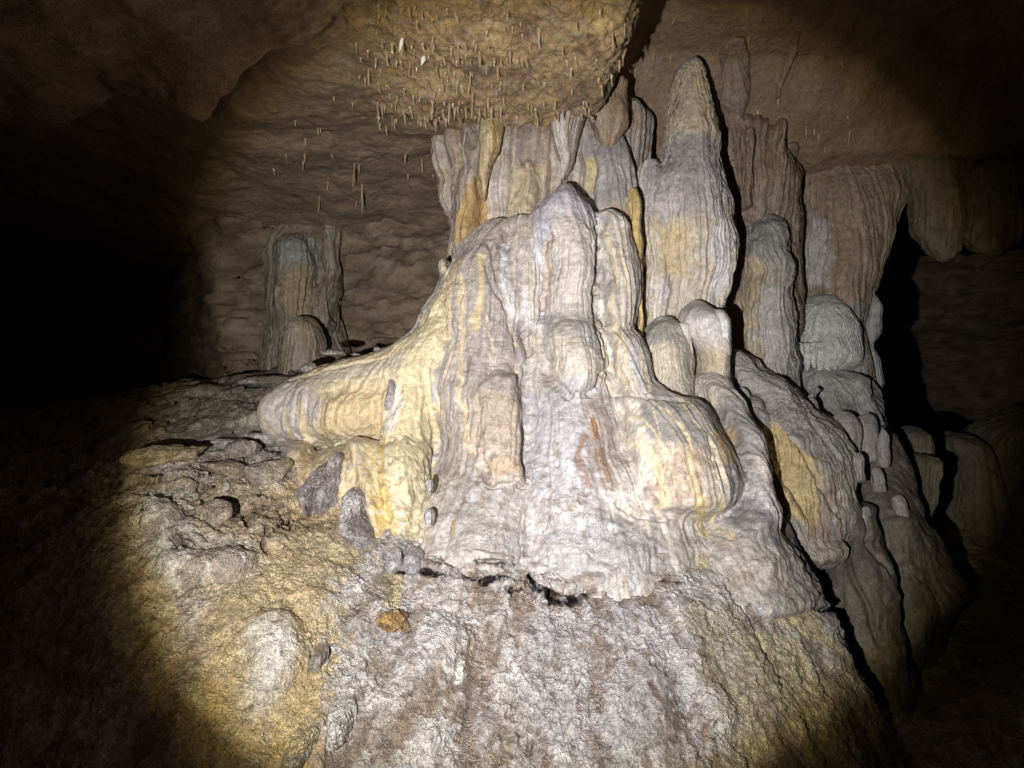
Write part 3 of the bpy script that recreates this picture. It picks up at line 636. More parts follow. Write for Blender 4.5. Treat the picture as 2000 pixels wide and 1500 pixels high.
gp([(820, 610), (880, 600), (850, 740), (845, 900), (855, 1060), (770, 1060), (735, 980), (740, 850), (765, 740), (800, 700)], (.58, .50, .32), .92, .012, .35, .03)
gp([(840, 600), (870, 520), (900, 500), (880, 600), (840, 680)], (.55, .46, .27), .7, .015)
gp([(750, 830), (735, 950), (760, 1090), (785, 1080), (770, 1000), (755, 930)], (.56, .40, .15), .9, .008, .4)
gp([(770, 740), (790, 790), (765, 850), (748, 830)], (.62, .58, .52), .8, .01)
gp([(1020, 760), (1205, 760), (1205, 990), (1190, 960), (1040, 970), (1025, 900)], (.42, .41, .43), .8, .03, .7, .05)
gp([(1050, 1060), (1130, 1010), (1240, 1020), (1295, 1090), (1290, 1130), (1140, 1140), (1050, 1120)], (.38, .37, .385), .85, .03, .8, .06)
gp([(1140, 770), (1185, 770), (1215, 900), (1200, 960), (1165, 960), (1150, 860)], (.30, .22, .16), .55, .02, .5, .05)
gp([(830, 940), (1050, 945), (1060, 1000), (1040, 1110), (830, 1100)], (.34, .315, .30), .75, .03, .75, .05)
gp([(1250, 780), (1400, 800), (1415, 880), (1330, 870), (1250, 850)], (.24, .225, .22), .8, .02)
gp([(1270, 860), (1400, 880), (1390, 990), (1270, 990)], (.42, .31, .21), .7, .02)
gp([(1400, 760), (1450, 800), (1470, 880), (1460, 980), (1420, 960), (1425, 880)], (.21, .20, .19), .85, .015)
gp([(1395, 840), (1435, 830), (1445, 900), (1410, 910)], (.38, .27, .12), .7, .015)
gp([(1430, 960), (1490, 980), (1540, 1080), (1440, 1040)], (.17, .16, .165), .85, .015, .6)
for p, r, c in ((((985, 480), (990, 560), (1008, 620)), 10, (.66, .64, .64)), (((1048, 500), (1050, 600), (1055, 640)), 9, (.68, .66, .66)), (((1020, 560), (1030, 640)), 8, (.66, .64, .66)),
                (((1240, 790), (1262, 860), (1265, 930), (1245, 985)), [8, 14, 19, 10], (.76, .71, .60)), (((1300, 800), (1345, 850), (1360, 940), (1370, 1040)), [3, 4, 8, 14], (.64, .50, .24)),
                (((1335, 790), (1385, 850), (1400, 920), (1402, 990)), [3, 4, 13, 14], (.72, .62, .44)), (((1290, 790), (1350, 860), (1358, 930)), 3, CREAM), (((1320, 785), (1400, 870), (1424, 950)), 3, CREAM),
                (((1280, 800), (1300, 880), (1290, 980)), 3, CREAM), (((1310, 860), (1300, 990)), 3, (.66, .58, .45)), (((1363, 1000), (1380, 1045)), 16, (.60, .47, .20)), (((1405, 990), (1418, 1050)), 8, (.60, .47, .20)),
                (((1195, 440), (1200, 560), (1195, 640), (1225, 760)), 6, CREAM), (((1215, 450), (1222, 560), (1210, 650), (1245, 760)), 3, CREAM), (((1180, 430), (1182, 560), (1178, 640), (1205, 760)), 4, (.72, .68, .58)),
                (((1262, 690), (1280, 770)), 5, CREAM), (((900, 540), (905, 640), (895, 700), (900, 830), (910, 880)), [5, 9, 6, 5, 7], (.58, .47, .27)), (((940, 500), (945, 560), (935, 640)), [9, 8, 12], (.60, .48, .24)),
                (((880, 560), (878, 680), (872, 740)), 4, (.56, .48, .33)), (((1000, 640), (1010, 720), (1015, 790)), 4, CREAM), (((960, 620), (965, 700)), 3, CREAM), (((868, 520), (850, 640), (835, 740)), 4, CREAM),
                (((1178, 960), (1190, 1000)), 6, WHT), (((1065, 480), (1070, 560)), 9, (.45, .31, .19)), (((1020, 800), (1022, 900)), 4, (.66, .62, .55))):
    s.stroke(p, r, tuple(np.array(c)*.92+.02), .72, .75)
for p, r, c in ((((1153, 820), (1158, 850)), 7, (.33, .18, .08)), (((1137, 850), (1140, 900), (1152, 950)), 8, (.22, .13, .08)), (((1088, 870), (1088, 905)), 7, (.28, .27, .22)), (((1100, 825),), 7, (.34, .31, .33)),
                (((1173, 715), (1175, 730)), 5, (.32, .21, .12)), (((886, 1022), (886, 1038)), 9, (.36, .23, .12)), (((1130, 990),), 9, (.26, .23, .16)), (((1212, 1055), (1215, 1085)), 11, (.27, .26, .27)),
                (((940, 975), (938, 990)), 7, (.27, .23, .18)), (((845, 1055), (842, 1090)), 9, (.25, .22, .20)), (((1170, 880), (1185, 950)), 12, (.27, .19, .13)), (((1185, 1020), (1200, 1030)), 8, (.24, .23, .22)),
                (((845, 745), (842, 790)), 6, (.33, .33, .36)), (((1285, 1090), (1270, 1060)), 10, (.30, .27, .25))):
    s.stroke(p, r, c, .85, .6)
    s.push(p, r, .004)
for k in range(150):
    px = rr.uniform(745, 860); py = rr.uniform(800, 1080); s.stroke([(px, py)], rr.uniform(1.5, 4), (.30, .25, .15), .6, .7)
for k in range(60):
    px = rr.uniform(1040, 1220); py = rr.uniform(780, 1130); s.stroke([(px, py), (px, py+rr.uniform(2, 14))], rr.uniform(2, 5), rr.choice([(.24, .20, .18), (.70, .68, .70)]), .55, .7)
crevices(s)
u_ = fbm(s.V*9+40, 4, .6); lowm = 1-sst(s.V[:, 2]-.92+.10*u_, 0, .16)
sp_ = fbm(s.V*34+12, 3, .65); lw2 = 1-sst(s.V[:, 2]-1.18+.12*u_, 0, .2); s.mix(lw2*sst(sp_, .12, .3)*.6, (.20, .155, .125), .9); s.mix(lw2*sst(-sp_, .18, .34)*.45, (.60, .59, .60), 1.0); s.disp(.003*sp_*lw2)
s.mix(lowm*.45, (.36, .335, .32), .85); s.mix(lowm*sst(u_+.5*s.w4, .1, .35)*.7, (.23, .17, .13)); s.disp(.006*fbm(s.V*40, 3)*lowm+.012*fbm(s.V*12+5, 3)*lowm)
s.mix(mk*sst(fl, .18, .42)*.85, CREAM); s.mix(mk*sst(-fl, .25, .45)*.5, (.22, .19, .17))
MO = W(1080, 1120, 2.6); 
mound = empty('flowstone_mound', MO, 'huge cream, grey and lavender flowstone mound with striped curtains filling the middle of the cave', 'flowstone')
finish(s, 'flowstone_body', M_FLOW, MO, parent=mound)

def body(name, parts, base, label=None, cat=None, voxel=.005, smooth=4, axis=None, mat=None, group=None, parent=None, extra=None, **kw):
    """one speleothem from closed lofts; base = (px, py, depth) of its foot"""
    B = W(*base)
    s = standard(parts, voxel, smooth, axis or (B[0], B[1]), kw.pop('k', .2), **kw)
    if extra: extra(s)
    return finish(s, name, mat or M_FLOW, B, parent=parent, label=label, cat=cat, group=group), s

# ------------------------------------------------------------------ stalagmites of the main group
def ex_t(s):
    s.poly([(1290, 105), (1400, 105), (1410, 280), (1280, 290)], (.50, .42, .29), .8, .04, None, .05)
    s.poly([(1280, 290), (1405, 285), (1410, 350), (1262, 360)], (.30, .28, .28), .85, .04, None, .05)
    s.poly([(1262, 360), (1420, 350), (1420, 420), (1262, 430)], (.43, .40, .41), .7, .04)
    s.poly([(1285, 430), (1340, 430), (1350, 540), (1290, 540)], (.52, .40, .22), .75, .03, None, .04)
    s.poly([(1385, 440), (1425, 430), (1422, 560), (1390, 580)], (.60, .57, .60), .8, .02)
    s.poly([(1325, 105), (1365, 105), (1370, 125), (1325, 125)], (.40, .38, .38), .8, .01)
    for p in ([(1395, 420), (1380, 520)], [(1360, 470), (1350, 560)], [(1412, 300), (1420, 420)], [(1270, 420), (1268, 560)]): s.push(p, 5, -.01); s.stroke(p, 3, (.30, .24, .17), .5)
body('stalagmite', [loft([(108, 1328, 1356, 3.22, 3.3), (124, 1316, 1376, 3.17, 3.3), (180, 1307, 1388, 3.13, 3.3), (245, 1292, 1398, 3.10, 3.3), (290, 1280, 1396, 3.09, 3.3), (340, 1262, 1408, 3.04, 3.3), (400, 1254, 1424, 3.0, 3.3),
        (450, 1254, 1430, 2.99, 3.3), (510, 1258, 1424, 3.01, 3.3), (560, 1264, 1408, 3.05, 3.3), (620, 1260, 1410, 3.02, 3.3), (700, 1250, 1430, 3.0, 3.3), (820, 1240, 1440, 3.0, 3.3)]),
        loft([(312, 1245, 1285, 3.14, 3.25), (360, 1236, 1300, 3.10, 3.25), (480, 1240, 1310, 3.07, 3.25), (640, 1245, 1310, 3.04, 3.22)]),
        loft([(400, 1385, 1420, 3.1, 3.2), (480, 1388, 1428, 3.06, 3.2), (560, 1385, 1418, 3.06, 3.2), (590, 1385, 1410, 3.08, 3.2)])],
     (1340, 700, 3.2), 'tallest stalagmite, tan at its narrow top and pale fluted below, almost touching the roof', 'stalagmite', .0048, 5, extra=ex_t,
     c0=(.50, .43, .33), c1=(.50, .47, .45), c2=(.62, .56, .46), fl=(7, .011), rip=.0012, low=.014, wet=.4, warp=.028)

def ex_d(s):
    s.poly([(1250, 610), (1345, 610), (1345, 680), (1250, 680)], (.31, .29, .27), .85, .03, None, .03)
    s.poly([(1265, 680), (1335, 680), (1335, 750), (1265, 750)], (.52, .45, .34), .6, .03)
body('stalagmite', [loft([(622, 1278, 1315, 2.92, 3.0), (636, 1258, 1336, 2.86, 3.0), (670, 1248, 1345, 2.82, 2.98), (720, 1248, 1348, 2.79, 2.96), (765, 1255, 1350, 2.76, 2.94), (800, 1260, 1350, 2.74, 2.9)])],
     (1300, 775, 2.9), 'short grey dome-topped stalagmite squeezed between the striped curtain and the mushroom-shaped one', 'stalagmite', .004, 5, extra=ex_d,
     c0=(.42, .37, .31), c1=(.50, .46, .41), c2=(.60, .54, .44), fl=(4, .003), rip=.001, low=.005, rough=.0045)

def ex_k(s):
    s.poly([(1335, 580), (1395, 580), (1390, 620), (1335, 620)], (.35, .33, .32), .8, .02)
    s.poly([(1385, 605), (1420, 605), (1420, 660), (1390, 660)], (.66, .63, .64), .7, .02)
    s.poly([(1365, 690), (1410, 690), (1410, 750), (1370, 750)], (.48, .38, .25), .7, .02)
body('stalagmite', [loft([(588, 1345, 1378, 2.92, 2.97), (600, 1333, 1395, 2.87, 2.97), (622, 1328, 1415, 2.84, 2.97), (650, 1335, 1418, 2.84, 2.97), (672, 1352, 1418, 2.85, 2.97), (700, 1362, 1415, 2.85, 2.96), (750, 1362, 1414, 2.84, 2.95), (790, 1355, 1425, 2.82, 2.92)]),
        loft([(604, 1388, 1410, 2.88, 2.94), (625, 1386, 1420, 2.85, 2.94), (660, 1390, 1420, 2.85, 2.94), (690, 1392, 1416, 2.86, 2.94)]),
        tube([(1338, 635, 2.9), (1342, 670, 2.89), (1345, 705, 2.89), (1346, 738, 2.89)], [14, 9, 5, 2.5])],
     (1388, 765, 2.9), 'mushroom-shaped stalagmite with a pale overhanging cap and a thin drip beside its stem', 'stalagmite', .0036, 3, extra=ex_k,
     c0=(.50, .44, .38), c1=(.50, .47, .46), c2=(.62, .57, .48), fl=(4, .002), rip=.001, low=.004)

# gold ribbon of calcite beside the tall stalagmite
body('drapery', [loft([(365, 1232, 1248, 2.98, 3.03), (400, 1226, 1252, 2.94, 3.02), (450, 1228, 1255, 2.93, 3.02), (520, 1236, 1254, 2.93, 3.02), (600, 1234, 1250, 2.93, 3.0), (660, 1232, 1246, 2.90, 3.0)])],
     (1242, 660, 3.0), 'narrow gold ribbon of calcite running down between the striped curtain and the tallest stalagmite', 'drapery', .0036, 2,
     c0=(.52, .36, .13), c1=(.55, .42, .20), c2=(.60, .48, .26), fl=(4, .003), rip=.001, low=.003)

# ------------------------------------------------------------------ fluted column and hanging draperies behind
def ex_b(s):
    f = s.streaks(9, .3, .4, 3, 4); s.disp(f*.035); f = s.streaks(22, .3, .4, 2, 4); s.disp(f*.016)
    s.mix(sst(f, .1, .4)*.7, (.56, .52, .46)); s.mix(sst(-f, .1, .4)*.6, (.22, .165, .12))
    s.poly([(1130, 260), (1250, 260), (1250, 420), (1150, 400)], (.33, .32, .32), .7, .03, None, .04)
    s.poly([(1138, 300), (1162, 300), (1166, 370), (1150, 380)], (.55, .46, .24), .8, .012)
    s.poly([(1000, 320), (1055, 330), (1030, 430), (990, 430)], (.55, .47, .32), .7, .02, None, .02)
    s.poly([(880, 430), (950, 330), (950, 470), (900, 500)], (.44, .29, .12), .85, .015)
    s.poly([(865, 235), (1130, 235), (1120, 270), (870, 280)], (.25, .17, .12), .6, .02, None, .03)
body('column', [loft([(190, 842, 1262, 3.13, 3.5), (250, 850, 1258, 3.13, 3.5), (310, 860, 1256, 3.12, 3.5), (365, 872, 1256, 3.11, 3.5), (390, 884, 1258, 3.10, 3.5), (500, 880, 1266, 3.08, 3.5), (620, 880, 1280, 3.05, 3.5), (760, 880, 1300, 3.0, 3.5)], n=96, p=2.6),
        loft([(262, 925, 960, 3.14, 3.3), (330, 892, 950, 3.08, 3.28), (420, 882, 945, 3.05, 3.26), (520, 880, 940, 3.02, 3.25)]),
        loft([(262, 1150, 1215, 3.10, 3.3), (330, 1140, 1240, 3.05, 3.28), (430, 1150, 1250, 3.0, 3.25), (520, 1160, 1255, 2.98, 3.2)]),
        loft([(318, 1010, 1050, 3.08, 3.2), (370, 1000, 1056, 3.04, 3.18), (440, 985, 1056, 3.0, 3.15)]),
        loft([(240, 1060, 1100, 3.06, 3.2), (300, 1066, 1096, 3.05, 3.2), (400, 1060, 1110, 3.02, 3.2)]), loft([(235, 895, 925, 3.1, 3.2), (300, 900, 925, 3.09, 3.2), (360, 905, 920, 3.09, 3.2)])],
     (1080, 500, 3.6), 'broad fluted brown and cream column rising behind the flowstone mound to the roof', 'column', .0065, 4, extra=ex_b,
     c0=(.33, .25, .19), c1=(.40, .36, .34), c2=(.58, .50, .38), fl=(12, .012), rip=.002, low=.012, wet=.35)
DR = [  # px rows of each drapery
 ([(215, 940, 986, 2.99, 3.06), (262, 938, 980, 2.98, 3.06), (310, 936, 966, 2.99, 3.06), (350, 937, 955, 3.01, 3.06), (388, 939, 946, 3.03, 3.06)], 'gold blade-like drapery tapering to a point in front of the broad column', (.46, .32, .14), (.50, .42, .28)),
 ([(205, 1066, 1150, 2.93, 3.05), (235, 1072, 1138, 2.94, 3.05), (280, 1082, 1126, 2.97, 3.05), (320, 1092, 1115, 3.0, 3.05), (350, 1099, 1107, 3.02, 3.05)], 'white-topped tapering drapery whose tip points at the round peak of the mound', (.36, .29, .24), (.54, .51, .47)),
 ([(195, 1148, 1225, 3.0, 3.1), (235, 1160, 1222, 3.02, 3.1), (268, 1172, 1206, 3.04, 3.1), (290, 1182, 1196, 3.06, 3.1)], 'short brown drapery under the right end of the roof bulge', (.27, .19, .12), (.34, .27, .21))]
for rows, lab, a_, b_ in DR:
    def ex(s, b_=b_, top=rows[0][0]):
        f = s.streaks(2.2, .3, .5, 2, 8); s.mix(sst(f, 0, .35)*.7, b_)
    r0 = [(rows[0][0]-45, rows[0][1]-6, rows[0][2]+6, rows[0][3], rows[0][4])]+rows
    body('drapery', [loft(r0)], (int((rows[0][1]+rows[0][2])/2), rows[0][0], rows[0][4]), lab, 'drapery', .0042, 2, group='draperies hanging above the mound', extra=ex,
         c0=a_, c1=a_, c2=b_, fl=(2.2, .008), rip=.001, low=.006, wet=.35)

# ------------------------------------------------------------------ right-hand formations
def ex_p(s):
    s.poly([(1425, 430), (1540, 420), (1540, 530), (1425, 520)], (.25, .245, .24), .8, .04, None, .04)
    s.poly([(1432, 500), (1475, 500), (1480, 720), (1430, 720)], (.38, .30, .18), .8, .03, None, .04)
    s.poly([(1490, 560), (1545, 560), (1545, 730), (1490, 730)], (.38, .36, .36), .7, .03)
body('stalagmite', [loft([(422, 1484, 1515, 3.50, 3.6), (436, 1462, 1532, 3.42, 3.6), (470, 1445, 1534, 3.38, 3.6), (520, 1432, 1538, 3.35, 3.6), (600, 1430, 1541, 3.33, 3.6), (680, 1430, 1545, 3.31, 3.6), (760, 1425, 1550, 3.28, 3.6), (850, 1425, 1550, 3.28, 3.6)])],
     (1485, 740, 3.5), 'broad grey and tan stalagmite standing just right of the long black shadow gap', 'stalagmite', .0055, 5, extra=ex_p,
     c0=(.31, .26, .20), c1=(.31, .30, .295), c2=(.42, .40, .38), fl=(6, .012), rip=.0012, low=.02, rough=.005, wet=.35, warp=.045)
def ex_v(s):
    f = s.streaks(8, .3, .4, 3, 4); s.disp(f*.03); s.mix(sst(f, .05, .4)*.5, (.28, .23, .18))
body('drapery', [loft([(228, 1412, 1490, 3.52, 3.64), (270, 1408, 1525, 3.54, 3.7), (330, 1405, 1545, 3.54, 3.8), (420, 1410, 1548, 3.56, 3.8), (520, 1415, 1548, 3.55, 3.8), (640, 1415, 1548, 3.5, 3.8)], n=72, p=2.6),
                 loft([(235, 1500, 1530, 3.5, 3.6), (300, 1502, 1530, 3.52, 3.65), (380, 1505, 1525, 3.55, 3.68)]), loft([(250, 1440, 1462, 3.46, 3.56), (330, 1440, 1466, 3.48, 3.6), (400, 1446, 1462, 3.5, 3.6)])],
     (1475, 420, 3.7), 'brown fluted curtain between the tallest stalagmite and the wide right-hand column', 'drapery', .006, 3, extra=ex_v,
     c0=(.20, .14, .095), c1=(.235, .18, .135), c2=(.29, .245, .20), fl=(9, .012), rip=.0004, low=.012, wet=.4)
def ex_w(s):
    f = s.streaks(10, .25, .4, 2, 4); s.disp(f*.014)
    s.mix(sst(f, .15, .45)*.5, (.40, .34, .27)); s.mix(sst(-f, .15, .4)*.5, (.20, .14, .095))
    s.poly([(1585, 420), (1612, 430), (1620, 560), (1590, 560), (1560, 600), (1548, 640), (1545, 560)], (.42, .41, .40), .85, .02, None, .03)
    s.poly([(1640, 600), (1700, 590), (1700, 740), (1640, 740)], (.27, .26, .26), .8, .02)
wc = empty('column', W(1630, 730, 3.9), 'wide brown curtain-like column hanging at the right, white cascade at its foot', 'column')
body('column_shaft', [loft([(300, 1515, 1810, 3.85, 4.05), (345, 1522, 1790, 3.78, 4.05), (400, 1540, 1742, 3.74, 4.05), (480, 1545, 1718, 3.70, 4.02), (560, 1545, 1690, 3.67, 4.0), (640, 1545, 1668, 3.64, 3.98), (740, 1540, 1685, 3.6, 3.95), (900, 1540, 1720, 3.55, 3.9)], n=72),
        loft([(395, 1640, 1745, 3.8, 3.9), (480, 1640, 1722, 3.74, 3.86), (560, 1645, 1692, 3.72, 3.82), (600, 1650, 1678, 3.72, 3.8)])],
     (1630, 730, 3.9), voxel=.007, smooth=3, extra=ex_w, parent=wc, c0=(.25, .185, .13), c1=(.29, .225, .165), c2=(.34, .28, .22), fl=(14, .010), rip=.0003, low=.008, wet=.25, zf=.4)
casc = [loft([(585, 1570, 1640, 3.62, 3.75), (605, 1553, 1655, 3.55, 3.75), (640, 1543, 1668, 3.5, 3.75), (680, 1540, 1672, 3.47, 3.72), (705, 1542, 1672, 3.48, 3.7)])]
for px, py in ((1548, 722), (1562, 716), (1576, 724), (1590, 718), (1604, 735), (1618, 742), (1634, 722), (1650, 716)):
    casc.append(tube([(px, 670, 3.53), (px, py-14, 3.51), (px+1, py, 3.51)], [8, 6, 2.5]))
body('calcite_cascade', casc, (1605, 720, 3.6), voxel=.003, smooth=1, parent=wc, warp=.012, c0=(.42, .41, .40), c1=(.48, .47, .46), c2=(.58, .57, .54), fl=(8, .006), rip=.004, low=.006, wet=.35)
body('knobbly_side_rib', [loft([(575, 1688, 1708, 3.78, 3.84), (600, 1682, 1718, 3.74, 3.84), (640, 1676, 1714, 3.73, 3.83), (678, 1668, 1700, 3.75, 3.83), (700, 1678, 1716, 3.72, 3.82), (740, 1684, 1720, 3.7, 3.8), (780, 1692, 1714, 3.72, 3.79), (806, 1697, 1706, 3.74, 3.77)])],
     (1700, 800, 3.8), voxel=.0055, smooth=2, parent=wc, c0=(.29, .28, .28), c1=(.34, .33, .33), c2=(.40, .38, .36), fl=(3, .004), rip=.001, low=.01)

def ex_r(s):
    s.poly([(1480, 830), (1530, 830), (1600, 900), (1600, 1040), (1560, 1020), (1490, 980)], (.46, .35, .17), .9, .02, None, .03)
    s.poly([(1430, 700), (1520, 740), (1600, 830), (1640, 920), (1600, 900), (1530, 830), (1450, 780)], (.24, .23, .215), .8, .02)
    s.poly([(1605, 940), (1645, 940), (1635, 1040), (1600, 1050)], (.29, .22, .18), .8, .015)
    s.stroke([(1645, 950), (1632, 1000), (1625, 1045)], 5, (.48, .46, .44), .8)
    for p in ([(1480, 900), (1500, 960), (1560, 1040), (1600, 1090)], [(1560, 860), (1600, 930), (1640, 1010)], [(1530, 850), (1540, 940), (1590, 1020)], [(1560, 760), (1590, 830), (1640, 900)]): s.push(p, 6, -.014)
body('flowstone_lobe', [loft([(700, 1370, 1475, 3.1, 3.35), (745, 1370, 1525, 3.04, 3.35), (800, 1380, 1585, 2.97, 3.32), (860, 1380, 1625, 2.9, 3.28), (930, 1390, 1648, 2.84, 3.22), (1000, 1400, 1650, 2.80, 3.18), (1055, 1410, 1640, 2.80, 3.15), (1080, 1420, 1625, 2.82, 3.1)], p=2.0),
        loft([(780, 1420, 1480, 2.96, 3.1), (860, 1430, 1500, 2.88, 3.05), (950, 1440, 1530, 2.80, 3.0), (1040, 1470, 1600, 2.76, 3.0), (1100, 1500, 1640, 2.74, 2.95)])],
     (1560, 1080, 3.0), 'smooth grey and ochre flowstone lobe bulging on the right flank of the mound', 'flowstone', .005, 6, extra=ex_r,
     c0=(.31, .27, .22), c1=(.27, .26, .25), c2=(.40, .36, .30), fl=(7, .010), rip=.001, low=.03, rough=.006, wet=.35, warp=.05)
def ex_r2(s):
    for p in ([(1640, 1060), (1680, 1150), (1720, 1260)], [(1700, 1050), (1740, 1120)], [(1650, 940), (1690, 1000), (1705, 1050)]): s.push(p, 7, -.03)
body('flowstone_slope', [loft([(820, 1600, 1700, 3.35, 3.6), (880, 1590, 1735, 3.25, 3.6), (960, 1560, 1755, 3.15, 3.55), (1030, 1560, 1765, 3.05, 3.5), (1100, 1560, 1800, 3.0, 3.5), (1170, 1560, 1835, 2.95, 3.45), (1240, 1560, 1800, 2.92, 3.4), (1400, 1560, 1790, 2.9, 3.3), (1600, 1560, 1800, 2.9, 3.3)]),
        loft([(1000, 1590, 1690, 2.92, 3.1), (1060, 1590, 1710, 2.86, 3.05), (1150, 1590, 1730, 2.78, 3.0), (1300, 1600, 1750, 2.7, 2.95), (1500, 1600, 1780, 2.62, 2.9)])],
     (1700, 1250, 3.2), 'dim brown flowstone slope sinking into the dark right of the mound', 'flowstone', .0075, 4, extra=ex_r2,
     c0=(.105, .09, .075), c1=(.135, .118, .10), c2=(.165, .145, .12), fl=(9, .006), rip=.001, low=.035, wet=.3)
body('flowstone_ledge', [loft([(722, 1540, 1660, 3.52, 3.7), (745, 1520, 1690, 3.44, 3.7), (790, 1520, 1705, 3.40, 3.68), (840, 1520, 1705, 3.36, 3.65), (900, 1520, 1705, 3.3, 3.6)]),
        loft([(738, 1525, 1552, 3.36, 3.44), (760, 1518, 1560, 3.32, 3.44), (800, 1510, 1575, 3.28, 3.42), (870, 1500, 1600, 3.2, 3.4)]),
        tube([(1598, 762, 3.28), (1590, 775, 3.26), (1578, 785, 3.25), (1568, 810, 3.2), (1585, 850, 3.15)], [7, 9, 9, 12, 20]),
        loft([(745, 1640, 1690, 3.42, 3.55), (800, 1660, 1712, 3.38, 3.52), (840, 1670, 1712, 3.36, 3.5)])],
     (1610, 850, 3.5), 'rounded grey ledge with a curled lip below the white cascade', 'flowstone', .0052, 4,
     c0=(.24, .235, .225), c1=(.28, .27, .265), c2=(.33, .32, .30), fl=(6, .010), rip=.001, low=.03, rough=.006, wet=.35, warp=.05)

KN = [((1645, 845, 3.2), 34, 38, 'grey rounded knob at the foot of the ledge, left one of the touching pair'),
      ((1694, 838, 3.25), 26, 32, 'grey rounded knob at the foot of the ledge, right one of the touching pair'),
      ((1726, 862, 3.15), 12, 26, 'small pointed buff stalagmite right of the paired knobs'),
      ((1618, 848, 3.05), 9, 13, 'tiny pale drip knob left of the paired knobs'),
      ((1755, 985, 3.1), 14, 20, 'squat nub on the dim slope, directly below the slim post-like stalagmite'),
      ((1590, 790, 3.2), 12, 16, 'small grey nub below the curled lip of the ledge'),
      ((1500, 742, 3.15), 15, 15, 'low grey nub at the foot of the broad grey and tan stalagmite'),
      ((1668, 905, 3.0), 16, 18, 'grey nub on the slope below the paired knobs, left one'),
      ((1712, 925, 3.1), 13, 16, 'grey nub on the slope below the paired knobs, right one'),
      ((1450, 775, 2.98), 16, 18, 'low rounded nub at the top of the ochre lobe'),
      ((1690, 1010, 2.95), 13, 20, 'slim dim nub halfway down the right slope'),
      ((1780, 1090, 3.15), 18, 20, 'broad dim nub at the lower right of the slope')]
for (px, py, d), rx, ry, lab in KN:
    body('stalagmite', [loft([(py-ry, px-rx*.45, px+rx*.45, d-rx*.3*d/F, d), (py-ry*.6, px-rx*.85, px+rx*.85, d-rx*.7*d/F, d), (py, px-rx, px+rx, d-rx*d/F, d), (py+ry*.8, px-rx*1.0, px+rx*1.0, d-rx*1.1*d/F, d), (py+ry*1.9, px-rx*1.1, px+rx*1.1, d-rx*1.3*d/F, d)])],
         (px, py+ry, d), lab, 'stalagmite', .004 if rx < 20 else .006, 3, group='stalagmite knobs on the right slope', c0=(.27, .25, .23), c1=(.30, .29, .28), c2=(.38, .34, .29), fl=(3, .003), rip=.001, low=.008)
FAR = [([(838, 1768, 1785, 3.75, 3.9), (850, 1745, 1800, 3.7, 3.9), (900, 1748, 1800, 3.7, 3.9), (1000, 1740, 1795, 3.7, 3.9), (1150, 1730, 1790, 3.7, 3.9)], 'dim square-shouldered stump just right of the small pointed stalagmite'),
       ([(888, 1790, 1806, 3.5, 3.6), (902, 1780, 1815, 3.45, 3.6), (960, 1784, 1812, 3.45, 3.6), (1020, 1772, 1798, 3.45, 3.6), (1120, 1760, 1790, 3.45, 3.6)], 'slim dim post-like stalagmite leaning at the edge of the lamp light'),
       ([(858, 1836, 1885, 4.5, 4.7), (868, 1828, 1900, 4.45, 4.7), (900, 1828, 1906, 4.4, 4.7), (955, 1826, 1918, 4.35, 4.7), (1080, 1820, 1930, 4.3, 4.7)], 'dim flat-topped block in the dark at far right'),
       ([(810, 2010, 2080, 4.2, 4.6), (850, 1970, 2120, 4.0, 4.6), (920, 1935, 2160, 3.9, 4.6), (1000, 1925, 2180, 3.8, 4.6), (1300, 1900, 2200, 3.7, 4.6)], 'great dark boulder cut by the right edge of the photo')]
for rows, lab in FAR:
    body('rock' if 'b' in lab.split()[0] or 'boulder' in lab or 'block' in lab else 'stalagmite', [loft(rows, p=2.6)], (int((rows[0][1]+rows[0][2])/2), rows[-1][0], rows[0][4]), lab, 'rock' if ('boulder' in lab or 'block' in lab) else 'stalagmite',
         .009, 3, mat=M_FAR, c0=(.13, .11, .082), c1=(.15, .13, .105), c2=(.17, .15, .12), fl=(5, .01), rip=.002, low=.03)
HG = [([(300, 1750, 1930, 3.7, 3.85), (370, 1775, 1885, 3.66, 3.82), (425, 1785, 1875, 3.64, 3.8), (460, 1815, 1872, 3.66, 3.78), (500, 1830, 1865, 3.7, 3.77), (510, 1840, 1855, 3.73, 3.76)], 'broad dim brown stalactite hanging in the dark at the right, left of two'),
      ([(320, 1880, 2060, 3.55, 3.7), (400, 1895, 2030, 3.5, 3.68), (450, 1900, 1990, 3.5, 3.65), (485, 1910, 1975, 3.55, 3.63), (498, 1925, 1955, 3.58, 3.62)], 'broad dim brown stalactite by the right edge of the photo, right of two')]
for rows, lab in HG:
    body('stalactite', [loft(rows)], (int((rows[0][1]+rows[0][2])/2), rows[0][0], rows[0][4]), lab, 'stalactite', .009, 3, mat=M_FAR, group='broad stalactites at the right', c0=(.15, .12, .085), c1=(.17, .14, .10), c2=(.2, .165, .12), fl=(5, .012), rip=.001, low=.03)

